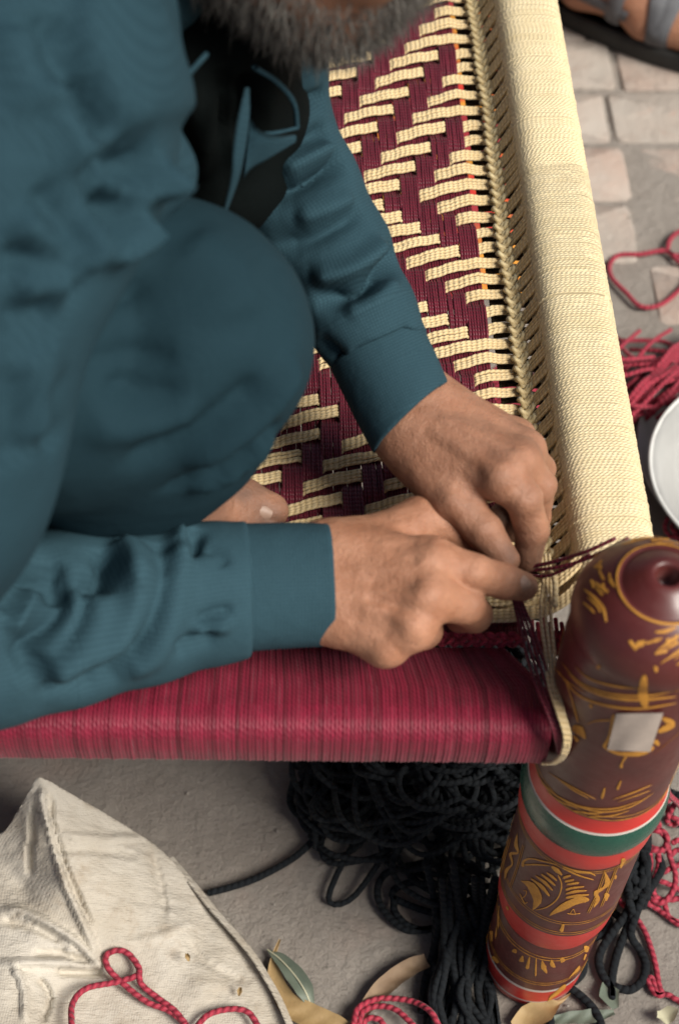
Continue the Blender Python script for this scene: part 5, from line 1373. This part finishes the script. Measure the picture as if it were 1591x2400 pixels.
V = np.column_stack([GG[:, 0] + .012 + .01 * np.sin(GG[:, 1] * 19), GG[:, 1] + 1.06, zc_])
tag(obj('folded_cloth', V, grid_faces(nx, ny), M['bright_cloth']), 'folded red and orange printed cloth on the ground beneath the web', 'cloth')
# ---- leaves and husks
M['leaf_green'] = plain('grey_green_leaf', (.13, .155, .115), (.095, .12, .09), .6, 60, .3, 300)
M['leaf_pale'] = plain('leaf_rib', (.50, .48, .33), (.42, .40, .28), .6, 60)
M['leaf_dry'] = plain('dry_leaf', (.36, .25, .11), (.28, .18, .075), .65, 40, .4, 300)
M['husk'] = plain('brown_husk', (.24, .165, .10), (.17, .11, .065), .75, 80, .5, 300)
def leaf(name, pts, w, mat, label, z=.006, cup=.35, rib=None, cat='leaf'):
    c = np.array([P(q[0], q[1], z=(q[2] if len(q) > 2 else z)) for q in pts]); s = catmull(c, 8); ww = np.interp(np.linspace(0, 1, len(s)), np.linspace(0, 1, len(w)), w)
    T = np.gradient(s, axis=0); T /= np.linalg.norm(T, axis=1, keepdims=True); Sd = np.cross(T, [0, 0, 1.]); Sd /= np.linalg.norm(Sd, axis=1, keepdims=True); V = []
    us = np.linspace(-1, 1, 7)
    for q, sd_, w_ in zip(s, Sd, ww):
        for u in us: V.append(q + sd_ * u * w_ + np.array([0, 0, cup * w_ * u * u + .0006 * math.sin(q[0] * 400 + u * 3)]))
    V = np.array(V); n = len(V); V2 = V - [0, 0, .0004]
    F = grid_faces(len(s), 7); 
    o = obj(name, np.vstack([V, V2]), [F, F[:, ::-1] + n], mat)
    if rib: obj('midrib', *tubes(s + [0, 0, .0004], .0007, 5)[:2], rib, o)
    return tag(o, label, cat)
leaf('leaf', [c4(285, 395, .004), c4(345, 440, .008), c4(420, 520, .012), c4(480, 610, .012), c4(520, 705, .004)], [.0006, .005, .0078, .0075, .002], M['leaf_green'], 'grey-green leaf with a pale midrib beside the sack seam', .008, .3, M['leaf_pale'])
leaf('leaf', [c4(350, 340), c4(318, 430), c4(320, 520), c4(350, 610), c4(400, 690), c4(500, 745), c4(640, 790), c4(780, 840)], [.0008, .002, .0055, .007, .0095, .0105, .008, .002], M['leaf_dry'], 'long curled yellow dry leaf along the sack seam', .006, .4)
leaf('husk', [c4(1120, 455), c4(1020, 500), c4(900, 590), c4(810, 690), c4(740, 790)], [.006, .0075, .0078, .006, .003], M['husk'], 'dry brown husk strip curving beside navy rope', .006, .5, None, 'husk')
leaf('leaf', [c3(785, 1685, .012), c3(700, 1750, .012), c3(610, 1800, .010), c3(480, 1870), c3(380, 1930)], [.0005, .002, .0095, .0105, .005], M['leaf_dry'], 'yellowish dry leaf with thin stalk in front of the lacquered leg', .005, .35)
leaf('leaf', [c3(640, 1880), c3(780, 1860), c3(940, 1850), c3(1100, 1820)], [.003, .005, .006, .002], M['leaf_green'], 'narrow pale green leaf under the navy rope end', .004, .3)
leaf('leaf', [c3(1030, 1600), c3(1060, 1690), c3(1110, 1790)], [.002, .009, .003], M['leaf_green'], 'small curled green leaf beneath the navy rope loop', .005, .3)
leaf('leaf', [c3(1440, 1800), c3(1470, 1850), c3(1490, 1900)], [.005, .010, .004], M['leaf_pale'], 'small crumpled pale leaf on open cement', .006, .8)
for px, py, px2, py2, z, lb in ((858, 950, 868, 985, .040, 'tiny yellow chaff husk on the sack beside the red cord loop'), (1105, 1105, 1098, 1145, .022, 'tiny yellow chaff husk on the sack close to its seam')):
    leaf('husk', [c5(px, py, z), c5((px + px2) / 2, (py + py2) / 2, z + .002), c5(px2, py2, z)], [.001, .0022, .0008], M['leaf_dry'], lb, z, .4, None, 'husk')['group'] = 'chaff on the sack'
# grit on the ground
gb = Bag()
for k in range(420):
    c_ = np.array([rng.uniform(-.45, .35), rng.uniform(-.1, 1.2), -.003]); s_ = abs(rng.normal(0, .0009)) + .0005
    q = rng.normal(size=(6, 3)); q = np.array([[1, 0, 0], [-1, 0, 0], [0, 1, 0], [0, -1, 0], [0, 0, 1], [0, 0, -1]]) * rng.uniform(.6, 1.3, (6, 1)) * s_
    gb.add(q + c_ + [0, 0, .003 + s_ * .3], np.array([[0, 2, 4], [2, 1, 4], [1, 3, 4], [3, 0, 4], [2, 0, 5], [1, 2, 5], [3, 1, 5], [0, 3, 5]]))
M['grit'] = plain('grit', (.42, .38, .33), (.16, .14, .12), .9, 25)
tag(gb.build('grit', M['grit'], None, False), 'fine grit and crumbs scattered over the cement', 'grit', kind='stuff')
